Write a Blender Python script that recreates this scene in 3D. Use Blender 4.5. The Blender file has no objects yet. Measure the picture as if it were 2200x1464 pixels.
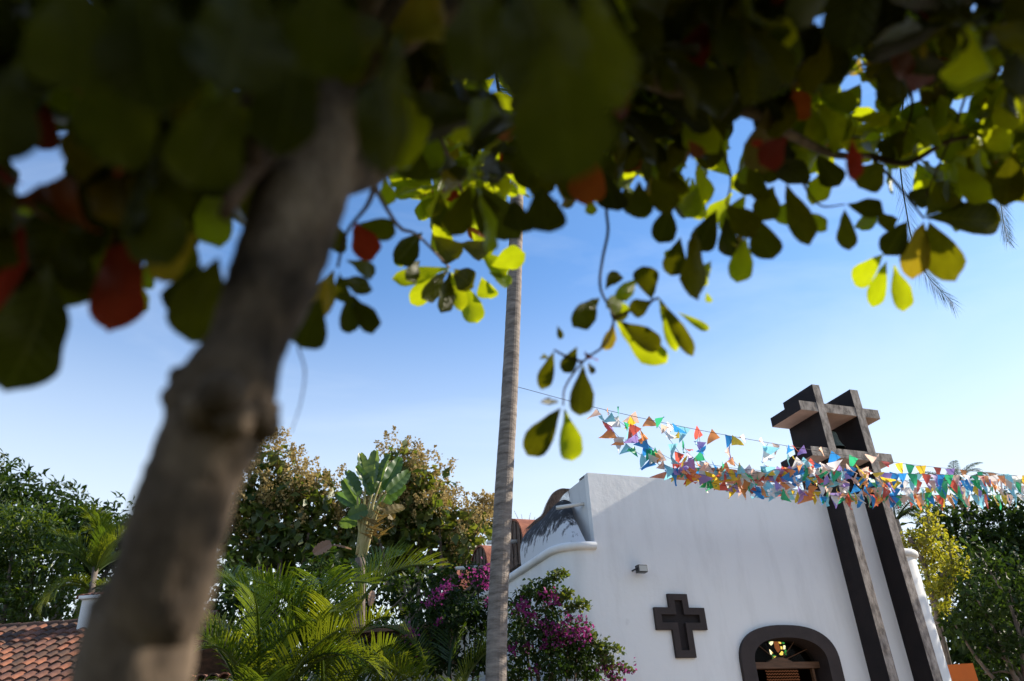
import bpy, bmesh, math, random
import numpy as np
from mathutils import Vector, Matrix, noise
R = math.radians
random.seed(7); rng = np.random.default_rng(11)
scene = bpy.context.scene
col = scene.collection

# ------------------------------------------------------------------ camera
F = 1711.0; PITCH = R(29.03); ROLL = R(-3.62); YAW = R(22.46); EYE = 1.5
CAM = Vector((0, 0, EYE))
_f = Vector((0, math.cos(PITCH), math.sin(PITCH))); _u0 = Vector((0, -math.sin(PITCH), math.cos(PITCH))); _r0 = Vector((1, 0, 0))
CR = _r0*math.cos(ROLL) + _u0*math.sin(ROLL); CU = -_r0*math.sin(ROLL) + _u0*math.cos(ROLL); CF = _f
cd = bpy.data.cameras.new('camera'); cam = bpy.data.objects.new('camera', cd); col.objects.link(cam)
cam.matrix_world = Matrix(((CR.x, CU.x, -CF.x, CAM.x), (CR.y, CU.y, -CF.y, CAM.y), (CR.z, CU.z, -CF.z, CAM.z), (0, 0, 0, 1)))
cd.sensor_width = 36.0; cd.lens = F*36/2200; cd.clip_start = 0.02; cd.clip_end = 3000
cd.dof.use_dof = True; cd.dof.focus_distance = 12.0; cd.dof.aperture_fstop = 1.5
scene.camera = cam
# ------------------------------------------------------------------ light
SUN_AZ = R(72.0); SUN_EL = R(29.6)
SUN = Vector((math.cos(SUN_EL)*math.sin(SUN_AZ), math.cos(SUN_EL)*math.cos(SUN_AZ), math.sin(SUN_EL)))
world = bpy.data.worlds.new('World'); scene.world = world; world.use_nodes = True
wn = world.node_tree.nodes; wl = world.node_tree.links; wn.clear()
wo = wn.new('ShaderNodeOutputWorld'); bg = wn.new('ShaderNodeBackground'); sky = wn.new('ShaderNodeTexSky')
sky.sky_type = 'NISHITA'; sky.sun_disc = False; sky.sun_elevation = SUN_EL; sky.sun_rotation = SUN_AZ
sky.air_density = 1.0; sky.dust_density = 0.5; sky.ozone_density = 2.4; sky.altitude = 1200
tcw = wn.new('ShaderNodeTexCoord'); mpw = wn.new('ShaderNodeMapping'); mpw.inputs['Scale'].default_value = (1.0, 2.2, 4.5); mpw.inputs['Rotation'].default_value = (0.2, 0.3, 0.6)
nzw = wn.new('ShaderNodeTexNoise'); nzw.inputs['Scale'].default_value = 1.7; nzw.inputs['Detail'].default_value = 7; nzw.inputs['Roughness'].default_value = 0.55; nzw.inputs['Distortion'].default_value = 0.5
rpw = wn.new('ShaderNodeMapRange'); rpw.inputs['From Min'].default_value = 0.45; rpw.inputs['From Max'].default_value = 0.78; rpw.inputs['To Max'].default_value = 0.28
mxw = wn.new('ShaderNodeMix'); mxw.data_type = 'RGBA'; mxw.inputs['B'].default_value = (4.2, 4.6, 5.0, 1)
wl.new(tcw.outputs['Generated'], mpw.inputs['Vector']); wl.new(mpw.outputs[0], nzw.inputs['Vector']); wl.new(nzw.outputs['Fac'], rpw.inputs['Value'])
wl.new(rpw.outputs[0], mxw.inputs['Factor']); tnt = wn.new('ShaderNodeMix'); tnt.data_type = 'RGBA'; tnt.blend_type = 'MULTIPLY'; tnt.inputs['Factor'].default_value = 1.0; tnt.inputs['B'].default_value = (0.74, 0.95, 1.08, 1); wl.new(sky.outputs[0], tnt.inputs['A']); wl.new(tnt.outputs['Result'], mxw.inputs['A']); 
# pale low haze, the same in every direction
sxw = wn.new('ShaderNodeSeparateXYZ'); wl.new(tcw.outputs['Generated'], sxw.inputs[0])
hzw = wn.new('ShaderNodeMapRange'); hzw.interpolation_type = 'SMOOTHSTEP'; hzw.inputs['From Min'].default_value = 0.58; hzw.inputs['From Max'].default_value = 0.17; hzw.inputs['To Max'].default_value = 0.90; wl.new(sxw.outputs['Z'], hzw.inputs['Value'])
mhw = wn.new('ShaderNodeMix'); mhw.data_type = 'RGBA'; mhw.inputs['B'].default_value = (4.0, 4.4, 4.6, 1); wl.new(hzw.outputs[0], mhw.inputs['Factor']); wl.new(mxw.outputs['Result'], mhw.inputs['A']); wl.new(mhw.outputs['Result'], bg.inputs['Color'])
bg.inputs['Strength'].default_value = 0.12
wl.new(bg.outputs[0], wo.inputs['Surface'])
sd = bpy.data.lights.new('sun', 'SUN'); sd.energy = 4.0; sd.angle = R(0.55); sd.color = (1.0, 0.90, 0.74)
sun = bpy.data.objects.new('sun', sd); col.objects.link(sun); sun.rotation_euler = SUN.to_track_quat('Z', 'Y').to_euler(); sun.location = (30, 12, 40)
scene.view_settings.view_transform = 'Standard'; scene.view_settings.look = 'None'; scene.view_settings.gamma = 1.0
scene.view_settings.use_curve_mapping = False; scene.view_settings.exposure = 1.1
scene.cycles.use_denoising = True; scene.cycles.max_bounces = 8; scene.cycles.transparent_max_bounces = 8
scene.cycles.caustics_reflective = False; scene.cycles.caustics_refractive = False; scene.cycles.sample_clamp_indirect = 6.0

# ------------------------------------------------------------------ helpers
def ray(px, py): return CF + CR*((px-1100)/F) - CU*((py-732)/F)
def atY(px, py, Y): d = ray(px, py); return CAM + d*(Y/d.y)          # on the vertical plane Y metres ahead
def atD(px, py, z): return CAM + ray(px, py)*z                        # at depth z along the lens axis
def pxm(P): return (Vector(P)-CAM).dot(CF)/F                          # metres per photo pixel at P
HV = Vector((math.cos(YAW), math.sin(YAW), 0)); DV = Vector((-math.sin(YAW), math.cos(YAW), 0))
def props(o, label=None, cat=None, group=None, kind=None):
    if label: o['label'] = label
    if cat: o['category'] = cat
    if group: o['group'] = group
    if kind: o['kind'] = kind
    return o
def empty(name, loc=(0, 0, 0), rz=0, **k):
    o = bpy.data.objects.new(name, None); col.objects.link(o); o.location = loc; o.rotation_euler = (0, 0, rz); o.empty_display_size = 0.2
    return props(o, **k)
def link(name, me, parent=None, mat=None, **k):
    o = bpy.data.objects.new(name, me); col.objects.link(o)
    if mat is not None and not me.materials: me.materials.append(mat)
    if parent is not None: o.parent = parent
    return props(o, **k)
def setmat(o, m):
    o.material_slots[0].link = 'OBJECT'; o.material_slots[0].material = m
def mesh(name, v, f, smooth=False, mat=None, mi=None):
    me = bpy.data.meshes.new(name); me.from_pydata([tuple(p) for p in v], [], f)
    if smooth: me.polygons.foreach_set('use_smooth', [True]*len(me.polygons))
    if mat: 
        for m in (mat if isinstance(mat, (list, tuple)) else [mat]): me.materials.append(m)
    if mi: me.polygons.foreach_set('material_index', mi)
    me.update(); return me
class MB:
    def __init__(s): s.v = []; s.f = []; s.m = []
    def add(s, v, f, m=0):
        n = len(s.v); s.v += [Vector(p) for p in v]; s.f += [tuple(i+n for i in q) for q in f]; s.m += [m]*len(f); return s
    def box(s, a, b, m=0, mm=None):
        x0, y0, z0 = a; x1, y1, z1 = b
        v = [(x0,y0,z0),(x1,y0,z0),(x1,y1,z0),(x0,y1,z0),(x0,y0,z1),(x1,y0,z1),(x1,y1,z1),(x0,y1,z1)]
        f = [(0,3,2,1),(4,5,6,7),(0,1,5,4),(1,2,6,5),(2,3,7,6),(3,0,4,7)]   # bottom top front right back left
        n = len(s.v); s.v += [Vector(p) for p in v]; s.f += [tuple(i+n for i in q) for q in f]; s.m += (mm or [m]*6); return s
    def tube(s, pts, rad, seg=8, m=0, caps=True, lump=0.0):
        pts = [Vector(p) for p in pts]; n0 = len(s.v)
        if not hasattr(rad, '__len__'): rad = [rad]*len(pts)
        t = (pts[1]-pts[0]).normalized(); x = t.orthogonal().normalized()
        for i, p in enumerate(pts):
            t = (pts[min(i+1, len(pts)-1)]-pts[max(i-1, 0)]).normalized()
            x = (x - t*x.dot(t)).normalized(); y = t.cross(x)
            for k in range(seg):
                a = 2*math.pi*k/seg; d = x*math.cos(a)+y*math.sin(a); r = rad[i]
                if lump: r *= 1+lump*noise.noise((p+d*rad[i])*6.0)
                s.v.append(p+d*r)
        for i in range(len(pts)-1):
            for k in range(seg):
                a = n0+i*seg+k; b = n0+i*seg+(k+1)%seg; s.f.append((a, b, b+seg, a+seg)); s.m.append(m)
        if caps:
            s.f.append(tuple(n0+k for k in reversed(range(seg)))); s.m.append(m)
            e = n0+(len(pts)-1)*seg; s.f.append(tuple(e+k for k in range(seg))); s.m.append(m)
        return s
    def grid(s, rows, m=0, closed=False):
        n0 = len(s.v); w = len(rows[0])
        for r in rows: s.v += [Vector(p) for p in r]
        for i in range(len(rows)-1):
            for k in range(w if closed else w-1):
                a = n0+i*w+k; b = n0+i*w+(k+1) % w; s.f.append((a, b, b+w, a+w)); s.m.append(m)
        return s
    def build(s, name, mats, parent=None, smooth=False, bevel=0, **k):
        me = mesh(name, s.v, s.f, smooth, mats, s.m)
        o = link(name, me, parent, **k)
        if bevel:
            b = o.modifiers.new('bevel', 'BEVEL'); b.width = bevel; b.segments = 2; b.limit_method = 'ANGLE'
        return o
def spline(pts, n):                       # Catmull-Rom through points (tuples of any length), n samples
    P = np.array([list(p) for p in pts], float); P = np.vstack([2*P[0]-P[1], P, 2*P[-1]-P[-2]]); m = len(P)-3; out = []
    for i in range(n):
        t = i/(n-1)*m; k = min(int(t), m-1); t -= k; a, b, c, d = P[k:k+4]
        out.append(0.5*((2*b)+(c-a)*t+(2*a-5*b+4*c-d)*t*t+(3*b-a-3*c+d)*t**3))
    return np.array(out)

# ------------------------------------------------------------------ materials
def newmat(name):
    m = bpy.data.materials.new(name); m.use_nodes = True; nt = m.node_tree; nt.nodes.clear()
    out = nt.nodes.new('ShaderNodeOutputMaterial'); return m, nt, out
def N(nt, t, **k):
    n = nt.nodes.new(t)
    for a, b in k.items():
        if a in n.inputs: n.inputs[a].default_value = b
        else: setattr(n, a, b)
    return n
def ramp(nt, fac, stops):
    r = nt.nodes.new('ShaderNodeValToRGB'); e = r.color_ramp.elements
    while len(e) < len(stops): e.new(0.5)
    for q, (p, c) in zip(e, stops): q.position = p; q.color = (*c, 1)
    nt.links.new(fac, r.inputs[0]); return r.outputs[0]
def surf(name, stops, scale=3.0, rough=0.85, bump=0.3, bscale=20.0, detail=6, stretch=(1, 1, 1), spec=0.3, coord='Object', bdist=0.02):
    m, nt, out = newmat(name); L = nt.links.new
    tc = N(nt, 'ShaderNodeTexCoord'); mp = N(nt, 'ShaderNodeMapping'); mp.inputs['Scale'].default_value = stretch
    L(tc.outputs[coord], mp.inputs[0])
    n1 = N(nt, 'ShaderNodeTexNoise', Scale=scale, Detail=detail, Roughness=0.62); L(mp.outputs[0], n1.inputs['Vector'])
    c = ramp(nt, n1.outputs['Fac'], stops)
    b = N(nt, 'ShaderNodeBsdfPrincipled', Roughness=rough); b.inputs['Specular IOR Level'].default_value = spec; L(c, b.inputs['Base Color'])
    if bump:
        n2 = N(nt, 'ShaderNodeTexNoise', Scale=bscale, Detail=5); L(mp.outputs[0], n2.inputs['Vector'])
        bp = N(nt, 'ShaderNodeBump', Strength=bump, Distance=bdist); L(n2.outputs['Fac'], bp.inputs['Height']); L(bp.outputs[0], b.inputs['Normal'])
    L(b.outputs[0], out.inputs[0]); return m
def plain(name, c, rough=0.7, spec=0.3, metal=0.0):
    m, nt, out = newmat(name); b = N(nt, 'ShaderNodeBsdfPrincipled', Roughness=rough, Metallic=metal); b.inputs['Base Color'].default_value = (*c, 1); b.inputs['Specular IOR Level'].default_value = spec
    nt.links.new(b.outputs[0], out.inputs[0]); return m
def leafmat(name, c0, c1, t0, t1, rough=0.32, trans=0.5, veins=False, spec=0.5):
    """two-tone leaf: c0..c1 reflected, t0..t1 transmitted, per-leaf random from the object or the 'tint' attribute"""
    m, nt, out = newmat(name); L = nt.links.new
    oi = N(nt, 'ShaderNodeObjectInfo'); at = N(nt, 'ShaderNodeAttribute'); at.attribute_name = 'tint'
    ad = N(nt, 'ShaderNodeMath', operation='ADD'); L(oi.outputs['Random'], ad.inputs[0]); L(at.outputs['Fac'], ad.inputs[1])
    fr = N(nt, 'ShaderNodeMath', operation='FRACT'); L(ad.outputs[0], fr.inputs[0]); fac = fr.outputs[0]
    a = ramp(nt, fac, [(0, c0), (1, c1)]); t = ramp(nt, fac, [(0, t0), (1, t1)])
    p = N(nt, 'ShaderNodeBsdfPrincipled', Roughness=rough); p.inputs['Specular IOR Level'].default_value = spec
    tr = N(nt, 'ShaderNodeBsdfTranslucent'); mx = N(nt, 'ShaderNodeMixShader', Fac=trans)
    if veins:
        tc = N(nt, 'ShaderNodeTexCoord'); sx = N(nt, 'ShaderNodeSeparateXYZ'); L(tc.outputs['UV'], sx.inputs[0])
        ab = N(nt, 'ShaderNodeMath', operation='ABSOLUTE'); L(sx.outputs['X'], ab.inputs[0])
        k = N(nt, 'ShaderNodeMath', operation='MULTIPLY_ADD'); L(ab.outputs[0], k.inputs[0]); k.inputs[1].default_value = -0.42; L(sx.outputs['Y'], k.inputs[2])
        k2 = N(nt, 'ShaderNodeMath', operation='MULTIPLY'); L(k.outputs[0], k2.inputs[0]); k2.inputs[1].default_value = 9.0
        pp = N(nt, 'ShaderNodeMath', operation='PINGPONG'); L(k2.outputs[0], pp.inputs[0]); pp.inputs[1].default_value = 0.5
        v1 = N(nt, 'ShaderNodeMapRange'); L(pp.outputs[0], v1.inputs['Value']); v1.inputs['From Min'].default_value = 0.10; v1.inputs['From Max'].default_value = 0.0
        v2 = N(nt, 'ShaderNodeMapRange'); L(ab.outputs[0], v2.inputs['Value']); v2.inputs['From Min'].default_value = 0.035; v2.inputs['From Max'].default_value = 0.012
        vm = N(nt, 'ShaderNodeMath', operation='MAXIMUM'); L(v1.outputs[0], vm.inputs[0]); L(v2.outputs[0], vm.inputs[1])
        vs = N(nt, 'ShaderNodeMath', operation='MULTIPLY'); L(vm.outputs[0], vs.inputs[0]); vs.inputs[1].default_value = 0.45
        nz = N(nt, 'ShaderNodeTexNoise', Scale=3.0, Detail=4); L(tc.outputs['UV'], nz.inputs['Vector'])
        hs = N(nt, 'ShaderNodeMix', data_type='RGBA'); L(nz.outputs['Fac'], hs.inputs['Factor']); L(t, hs.inputs['A']); hs.inputs['B'].default_value = (*[x*0.55 for x in t0], 1)
        m1 = N(nt, 'ShaderNodeMix', data_type='RGBA'); L(vs.outputs[0], m1.inputs['Factor']); L(a, m1.inputs['A']); m1.inputs['B'].default_value = (*[min(1, x*1.7+0.02) for x in c1], 1)
        m2 = N(nt, 'ShaderNodeMix', data_type='RGBA'); L(vs.outputs[0], m2.inputs['Factor']); L(hs.outputs['Result'], m2.inputs['A']); m2.inputs['B'].default_value = (*[x*0.6 for x in t1], 1)
        a = m1.outputs['Result']; t = m2.outputs['Result']
        bp = N(nt, 'ShaderNodeBump', Strength=0.35, Distance=0.004); L(vm.outputs[0], bp.inputs['Height']); L(bp.outputs[0], p.inputs['Normal'])
    L(a, p.inputs['Base Color']); L(t, tr.inputs['Color']); L(p.outputs[0], mx.inputs[1]); L(tr.outputs[0], mx.inputs[2]); L(mx.outputs[0], out.inputs[0])
    return m

M = {}
M['almond_green'] = leafmat('almond_leaf_green', (0.018, 0.022, 0.002), (0.036, 0.042, 0.003), (0.085, 0.09, 0.002), (0.28, 0.27, 0.004), veins=True, trans=0.45, spec=0.18)
M['almond_sunlit'] = leafmat('almond_leaf_sunlit', (0.045, 0.075, 0.005), (0.07, 0.10, 0.006), (0.48, 0.58, 0.006), (0.66, 0.70, 0.010), veins=True, trans=0.6, spec=0.3)  # lighter copy of the green leaf, sunlight put into its colour
M['almond_yellow'] = leafmat('almond_leaf_yellow', (0.12, 0.09, 0.008), (0.16, 0.11, 0.01), (0.45, 0.34, 0.015), (0.6, 0.42, 0.02), veins=True)
M['almond_red'] = leafmat('almond_leaf_red', (0.08, 0.010, 0.005), (0.12, 0.018, 0.006), (0.42, 0.035, 0.012), (0.55, 0.07, 0.015), veins=True, spec=.2)
M['almond_orange'] = leafmat('almond_leaf_orange', (0.15, 0.035, 0.008), (0.18, 0.05, 0.01), (0.55, 0.12, 0.015), (0.62, 0.18, 0.02), veins=True)
M['leaf_dark'] = leafmat('leaf_dark', (0.011, 0.024, 0.002), (0.027, 0.048, 0.005), (0.04, 0.09, 0.008), (0.10, 0.17, 0.012), rough=0.55, trans=0.24, spec=0.22)
M['leaf_mid'] = leafmat('leaf_mid', (0.022, 0.048, 0.005), (0.045, 0.075, 0.008), (0.09, 0.15, 0.007), (0.18, 0.24, 0.011), rough=0.4, trans=0.4)
M['leaf_olive'] = leafmat('leaf_olive', (0.032, 0.066, 0.012), (0.085, 0.105, 0.018), (0.13, 0.20, 0.015), (0.28, 0.30, 0.025), rough=0.45, trans=0.35)
M['leaf_gold'] = leafmat('leaf_gold', (0.10, 0.12, 0.012), (0.18, 0.16, 0.015), (0.38, 0.40, 0.02), (0.58, 0.50, 0.025), rough=0.5, trans=0.45)
M['blossom'] = leafmat('blossom_tan', (0.34, 0.25, 0.09), (0.50, 0.38, 0.17), (0.34, 0.24, 0.07), (0.48, 0.35, 0.14), rough=0.8, trans=0.35, spec=0.1)
M['bract'] = leafmat('bract_magenta', (0.22, 0.02, 0.12), (0.36, 0.06, 0.23), (0.30, 0.025, 0.17), (0.45, 0.08, 0.30), rough=0.6, trans=0.45, spec=0.2)
M['areca'] = leafmat('areca_leaf', (0.030, 0.062, 0.006), (0.080, 0.105, 0.010), (0.13, 0.21, 0.009), (0.30, 0.33, 0.014), rough=0.36, trans=0.42)
M['coco'] = leafmat('coconut_leaf', (0.018, 0.035, 0.012), (0.035, 0.055, 0.016), (0.05, 0.09, 0.02), (0.10, 0.14, 0.03), rough=0.6, trans=0.3, spec=0.15)
M['banana'] = leafmat('traveller_leaf', (0.045, 0.10, 0.028), (0.075, 0.13, 0.035), (0.12, 0.24, 0.03), (0.22, 0.30, 0.04), rough=0.4, trans=0.38)
M['banana_old'] = leafmat('traveller_leaf_old', (0.16, 0.12, 0.03), (0.22, 0.15, 0.05), (0.35, 0.22, 0.04), (0.4, 0.25, 0.05), rough=0.6, trans=0.4)
M['dead'] = leafmat('dead_leaf', (0.30, 0.19, 0.14), (0.40, 0.27, 0.20), (0.3, 0.17, 0.1), (0.4, 0.25, 0.15), rough=0.8, trans=0.3, spec=0.1)
M['bark'] = surf('bark_almond', [(0.34, (0.026, 0.018, 0.012)), (0.48, (0.11, 0.078, 0.053)), (0.70, (0.29, 0.215, 0.15))], 7, 0.9, 0.7, 45, stretch=(1, 1, 0.6), bdist=0.012)
M['twig'] = surf('bark_twig', [(0.3, (0.06, 0.035, 0.022)), (0.7, (0.15, 0.095, 0.06))], 14, 0.85, 0.4, 60)
M['bark_grey'] = surf('bark_grey', [(0.3, (0.07, 0.055, 0.045)), (0.7, (0.2, 0.16, 0.13))], 5, 0.9, 0.5, 25)
M['coco_bark'] = surf('bark_coconut', [(0.30, (0.10, 0.080, 0.068)), (0.5, (0.22, 0.185, 0.16)), (0.72, (0.34, 0.29, 0.25))], 3.6, 0.92, 0.9, 14, stretch=(1.3, 1.3, 5.5), bdist=0.012)
M['petiole'] = surf('petiole', [(0.3, (0.22, 0.22, 0.07)), (0.7, (0.42, 0.34, 0.16))], 4, 0.6, 0.1, 20)

# ------------------------------------------------------------------ surface materials
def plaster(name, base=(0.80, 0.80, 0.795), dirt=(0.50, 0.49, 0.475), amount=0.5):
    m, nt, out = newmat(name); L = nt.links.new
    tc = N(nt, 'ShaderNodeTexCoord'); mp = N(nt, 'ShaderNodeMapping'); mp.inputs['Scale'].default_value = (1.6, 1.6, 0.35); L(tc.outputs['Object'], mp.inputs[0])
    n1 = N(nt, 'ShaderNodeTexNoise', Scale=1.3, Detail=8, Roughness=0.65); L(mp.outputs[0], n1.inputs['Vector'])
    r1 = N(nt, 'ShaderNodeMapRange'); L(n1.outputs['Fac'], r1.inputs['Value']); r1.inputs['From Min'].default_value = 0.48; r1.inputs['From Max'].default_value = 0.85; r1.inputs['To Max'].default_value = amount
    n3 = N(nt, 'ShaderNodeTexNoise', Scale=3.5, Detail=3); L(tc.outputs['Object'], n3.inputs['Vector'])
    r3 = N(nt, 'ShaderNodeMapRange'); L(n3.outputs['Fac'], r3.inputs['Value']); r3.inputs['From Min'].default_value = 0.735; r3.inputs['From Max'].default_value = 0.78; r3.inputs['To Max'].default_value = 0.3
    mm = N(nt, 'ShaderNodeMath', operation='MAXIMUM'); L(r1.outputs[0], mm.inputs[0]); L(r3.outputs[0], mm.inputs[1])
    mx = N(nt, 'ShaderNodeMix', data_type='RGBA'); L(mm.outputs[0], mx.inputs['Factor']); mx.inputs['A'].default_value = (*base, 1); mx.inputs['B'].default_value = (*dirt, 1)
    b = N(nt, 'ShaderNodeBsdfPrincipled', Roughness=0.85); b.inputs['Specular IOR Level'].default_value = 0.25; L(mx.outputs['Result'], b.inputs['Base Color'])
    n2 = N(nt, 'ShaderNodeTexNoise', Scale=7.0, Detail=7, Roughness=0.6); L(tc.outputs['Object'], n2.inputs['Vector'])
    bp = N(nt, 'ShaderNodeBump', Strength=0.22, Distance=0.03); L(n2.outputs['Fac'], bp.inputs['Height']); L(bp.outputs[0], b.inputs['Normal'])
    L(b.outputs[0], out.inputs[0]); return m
M['plaster'] = plaster('white_plaster')
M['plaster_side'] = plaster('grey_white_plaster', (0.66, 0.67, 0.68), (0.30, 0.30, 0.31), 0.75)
M['brown'] = surf('dark_brown_paint', [(0.3, (0.030, 0.021, 0.019)), (0.7, (0.048, 0.035, 0.032))], 3, 0.7, 0.2, 30)
M['tower_side'] = surf('dark_tower_brown', [(0.3, (0.012, 0.009, 0.010)), (0.7, (0.022, 0.016, 0.016))], 3, 0.8, 0.2, 25)
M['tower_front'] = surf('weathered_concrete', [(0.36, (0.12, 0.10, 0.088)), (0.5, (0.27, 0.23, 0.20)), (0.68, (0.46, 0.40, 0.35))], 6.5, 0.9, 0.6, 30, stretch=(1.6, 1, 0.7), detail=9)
M['tower_under'] = surf('peach_soffit', [(0.3, (0.46, 0.33, 0.27)), (0.7, (0.58, 0.43, 0.36))], 3, 0.85, 0.1, 30)
M['wood'] = surf('door_wood', [(0.3, (0.07, 0.035, 0.018)), (0.7, (0.16, 0.08, 0.04))], 4, 0.55, 0.2, 30, stretch=(1, 1, 8))
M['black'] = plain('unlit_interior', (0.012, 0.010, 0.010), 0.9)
M['pipe'] = plain('white_pipe', (0.72, 0.70, 0.66), 0.45)
M['terra'] = surf('terracotta_tile', [(0.3, (0.20, 0.065, 0.040)), (0.6, (0.36, 0.13, 0.075)), (0.8, (0.44, 0.19, 0.11))], 6, 0.85, 0.4, 40)
M['terra_dark'] = surf('mossy_tile', [(0.3, (0.035, 0.025, 0.02)), (0.6, (0.10, 0.055, 0.038)), (0.8, (0.17, 0.09, 0.06))], 7, 0.9, 0.5, 40)
M['band'] = surf('upright_tile_band', [(0.35, (0.06, 0.042, 0.032)), (0.6, (0.19, 0.13, 0.10))], 5, 0.9, 0.4, 40, stretch=(3, 3, 0.5))
M['brick'] = surf('tan_brick', [(0.3, (0.20, 0.14, 0.09)), (0.7, (0.38, 0.28, 0.19))], 9, 0.9, 0.4, 50)
M['cable'] = plain('dark_cable', (0.03, 0.03, 0.035), 0.6)
M['metal_black'] = plain('black_metal', (0.02, 0.02, 0.02), 0.4, 0.5)
M['glass_lamp'] = plain('lamp_glass', (0.35, 0.37, 0.38), 0.15, 0.6)
M['bronze'] = surf('green_bronze', [(0.3, (0.06, 0.07, 0.05)), (0.7, (0.13, 0.15, 0.11))], 8, 0.5, 0.2, 30)
M['orange_wall'] = plaster('orange_plaster', (0.62, 0.15, 0.03), (0.35, 0.09, 0.03), 0.4)
M['ground'] = surf('dry_grass_ground', [(0.3, (0.028, 0.036, 0.012)), (0.5, (0.05, 0.05, 0.02)), (0.7, (0.09, 0.07, 0.04))], 0.9, 0.95, 0.5, 12)
M['paving'] = surf('pale_bounce_paving', [(0.3, (0.42, 0.32, 0.25)), (0.7, (0.56, 0.45, 0.37))], 1.5, 0.9, 0.3, 14)
# mould-streaked dome
m, nt, out = newmat('mouldy_white_dome'); L = nt.links.new
tc = N(nt, 'ShaderNodeTexCoord'); mp = N(nt, 'ShaderNodeMapping'); mp.inputs['Scale'].default_value = (7, 7, 2.6); L(tc.outputs['Object'], mp.inputs[0])
n1 = N(nt, 'ShaderNodeTexNoise', Scale=1.5, Detail=8, Roughness=0.65); L(mp.outputs[0], n1.inputs['Vector'])
sx = N(nt, 'ShaderNodeSeparateXYZ'); L(tc.outputs['Object'], sx.inputs[0])
hz = N(nt, 'ShaderNodeMapRange'); L(sx.outputs['Z'], hz.inputs['Value']); hz.inputs['From Min'].default_value = 4.95; hz.inputs['From Max'].default_value = 5.45; hz.inputs['To Min'].default_value = -0.15; hz.inputs['To Max'].default_value = 0.24
sm = N(nt, 'ShaderNodeMath', operation='ADD'); L(n1.outputs['Fac'], sm.inputs[0]); L(hz.outputs[0], sm.inputs[1])
c = ramp(nt, sm.outputs[0], [(0.50, (0.62, 0.63, 0.65)), (0.57, (0.16, 0.16, 0.17)), (0.70, (0.028, 0.027, 0.028))])
b = N(nt, 'ShaderNodeBsdfPrincipled', Roughness=0.9); L(c, b.inputs['Base Color'])
bp = N(nt, 'ShaderNodeBump', Strength=0.3, Distance=0.02); L(n1.outputs['Fac'], bp.inputs['Height']); L(bp.outputs[0], b.inputs['Normal']); L(b.outputs[0], out.inputs[0]); M['dome'] = m
def glowmat(name, c, s):
    m, nt, out = newmat(name); e = N(nt, 'ShaderNodeEmission', Strength=s); e.inputs['Color'].default_value = (*c, 1); nt.links.new(e.outputs[0], out.inputs[0]); return m
def glassmat(name):
    m, nt, out = newmat(name); g = N(nt, 'ShaderNodeBsdfGlossy', Roughness=0.08); g.inputs['Color'].default_value = (1, 1, 1, 1)
    t = N(nt, 'ShaderNodeBsdfTransparent'); t.inputs['Color'].default_value = (0.75, 0.78, 0.72, 1); mx = N(nt, 'ShaderNodeMixShader', Fac=0.004)
    nt.links.new(t.outputs[0], mx.inputs[1]); nt.links.new(g.outputs[0], mx.inputs[2]); nt.links.new(mx.outputs[0], out.inputs[0]); return m
M['glass'] = glassmat('fan_glass')

# ------------------------------------------------------------------ ground
MB().add([(-400, -400, 0), (400, -400, 0), (400, 400, 0), (-400, 400, 0)], [(0, 1, 2, 3)]).build('ground', M['ground'], kind='structure')
MB().add([(1.6, 3.0, 0.004), (22, 3.0, 0.004), (22, 15.6, 0.004), (1.3, 12.7, 0.004)], [(0, 1, 2, 3)]).build('unseen_bounce_paving', M['paving'], kind='structure')  # unseen paving, made pale and wide to bounce sun onto the facade

# ------------------------------------------------------------------ church
K = 11.598
def onK(px, py, w=0.0):
    d = ray(px, py); t = (K+w-CAM.dot(DV))/DV.dot(d); P = CAM+d*t; return P
U0 = HV.dot(onK(1262, 1017))
CH = empty('church', HV*U0+DV*K, YAW, label='white plastered church with brown cross, arched doorway and rounded corners', cat='church')
def l_u(px, py, u):                        # local point where the pixel's ray meets the plane u = const
    d = ray(px, py); t = (u+U0)/HV.dot(d); P = CAM+d*t; return Vector((u, DV.dot(P)-K, P.z))
def l_z(px, py, z):
    d = ray(px, py); t = (z-EYE)/d.z; P = CAM+d*t; return Vector((HV.dot(P)-U0, DV.dot(P)-K, z))
def z4(x, y): return 1000+x*0.2186, 980+y*0.2186
ZT = 6.06; ZL = 4.78; UR = 6.55; TH = 0.34
# door: opening in the facade
DU0, DU1, DC = 2.59, 4.19, 3.39; HW = 0.80; ZS = 3.02; RISE = 0.40
def zarch(u, hw=HW, rise=RISE, zs=ZS): return zs+rise*math.sqrt(max(0.0, 1-abs((u-DC)/hw)**2.3))
mb = MB()
us = [0, 0.5, 1.1, 1.8, DU0]+[DU0+(DU1-DU0)*i/24 for i in range(1, 24)]+[DU1, 4.9, 5.6, UR]
def zlow(u): return zarch(u) if DU0-1e-6 <= u <= DU1+1e-6 else 0.0
for i in range(len(us)-1):
    a, b_ = us[i], us[i+1]; ins = a >= DU0-1e-6 and b_ <= DU1+1e-6
    za, zb = (zarch(a), zarch(b_)) if ins else (0, 0)
    for w, rev in ((0, 0), (TH, 1)):
        q = [(a, w, za), (b_, w, zb), (b_, w, ZT), (a, w, ZT)]
        mb.add(q if not rev else q[::-1], [(0, 1, 2, 3)])
    mb.add([(a, 0, ZT), (b_, 0, ZT), (b_, TH, ZT), (a, TH, ZT)], [(0, 1, 2, 3)])
    if ins: mb.add([(a, 0, za), (a, TH, za), (b_, TH, zb), (b_, 0, zb)], [(0, 1, 2, 3)])
for u in (DU0, DU1): mb.add([(u, 0, 0), (u, TH, 0), (u, TH, ZS), (u, 0, ZS)], [(0, 1, 2, 3)])
mb.add([(UR, 0, 0), (UR, TH, 0), (UR, TH, ZT), (UR, 0, ZT)], [(0, 1, 2, 3)])
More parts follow.
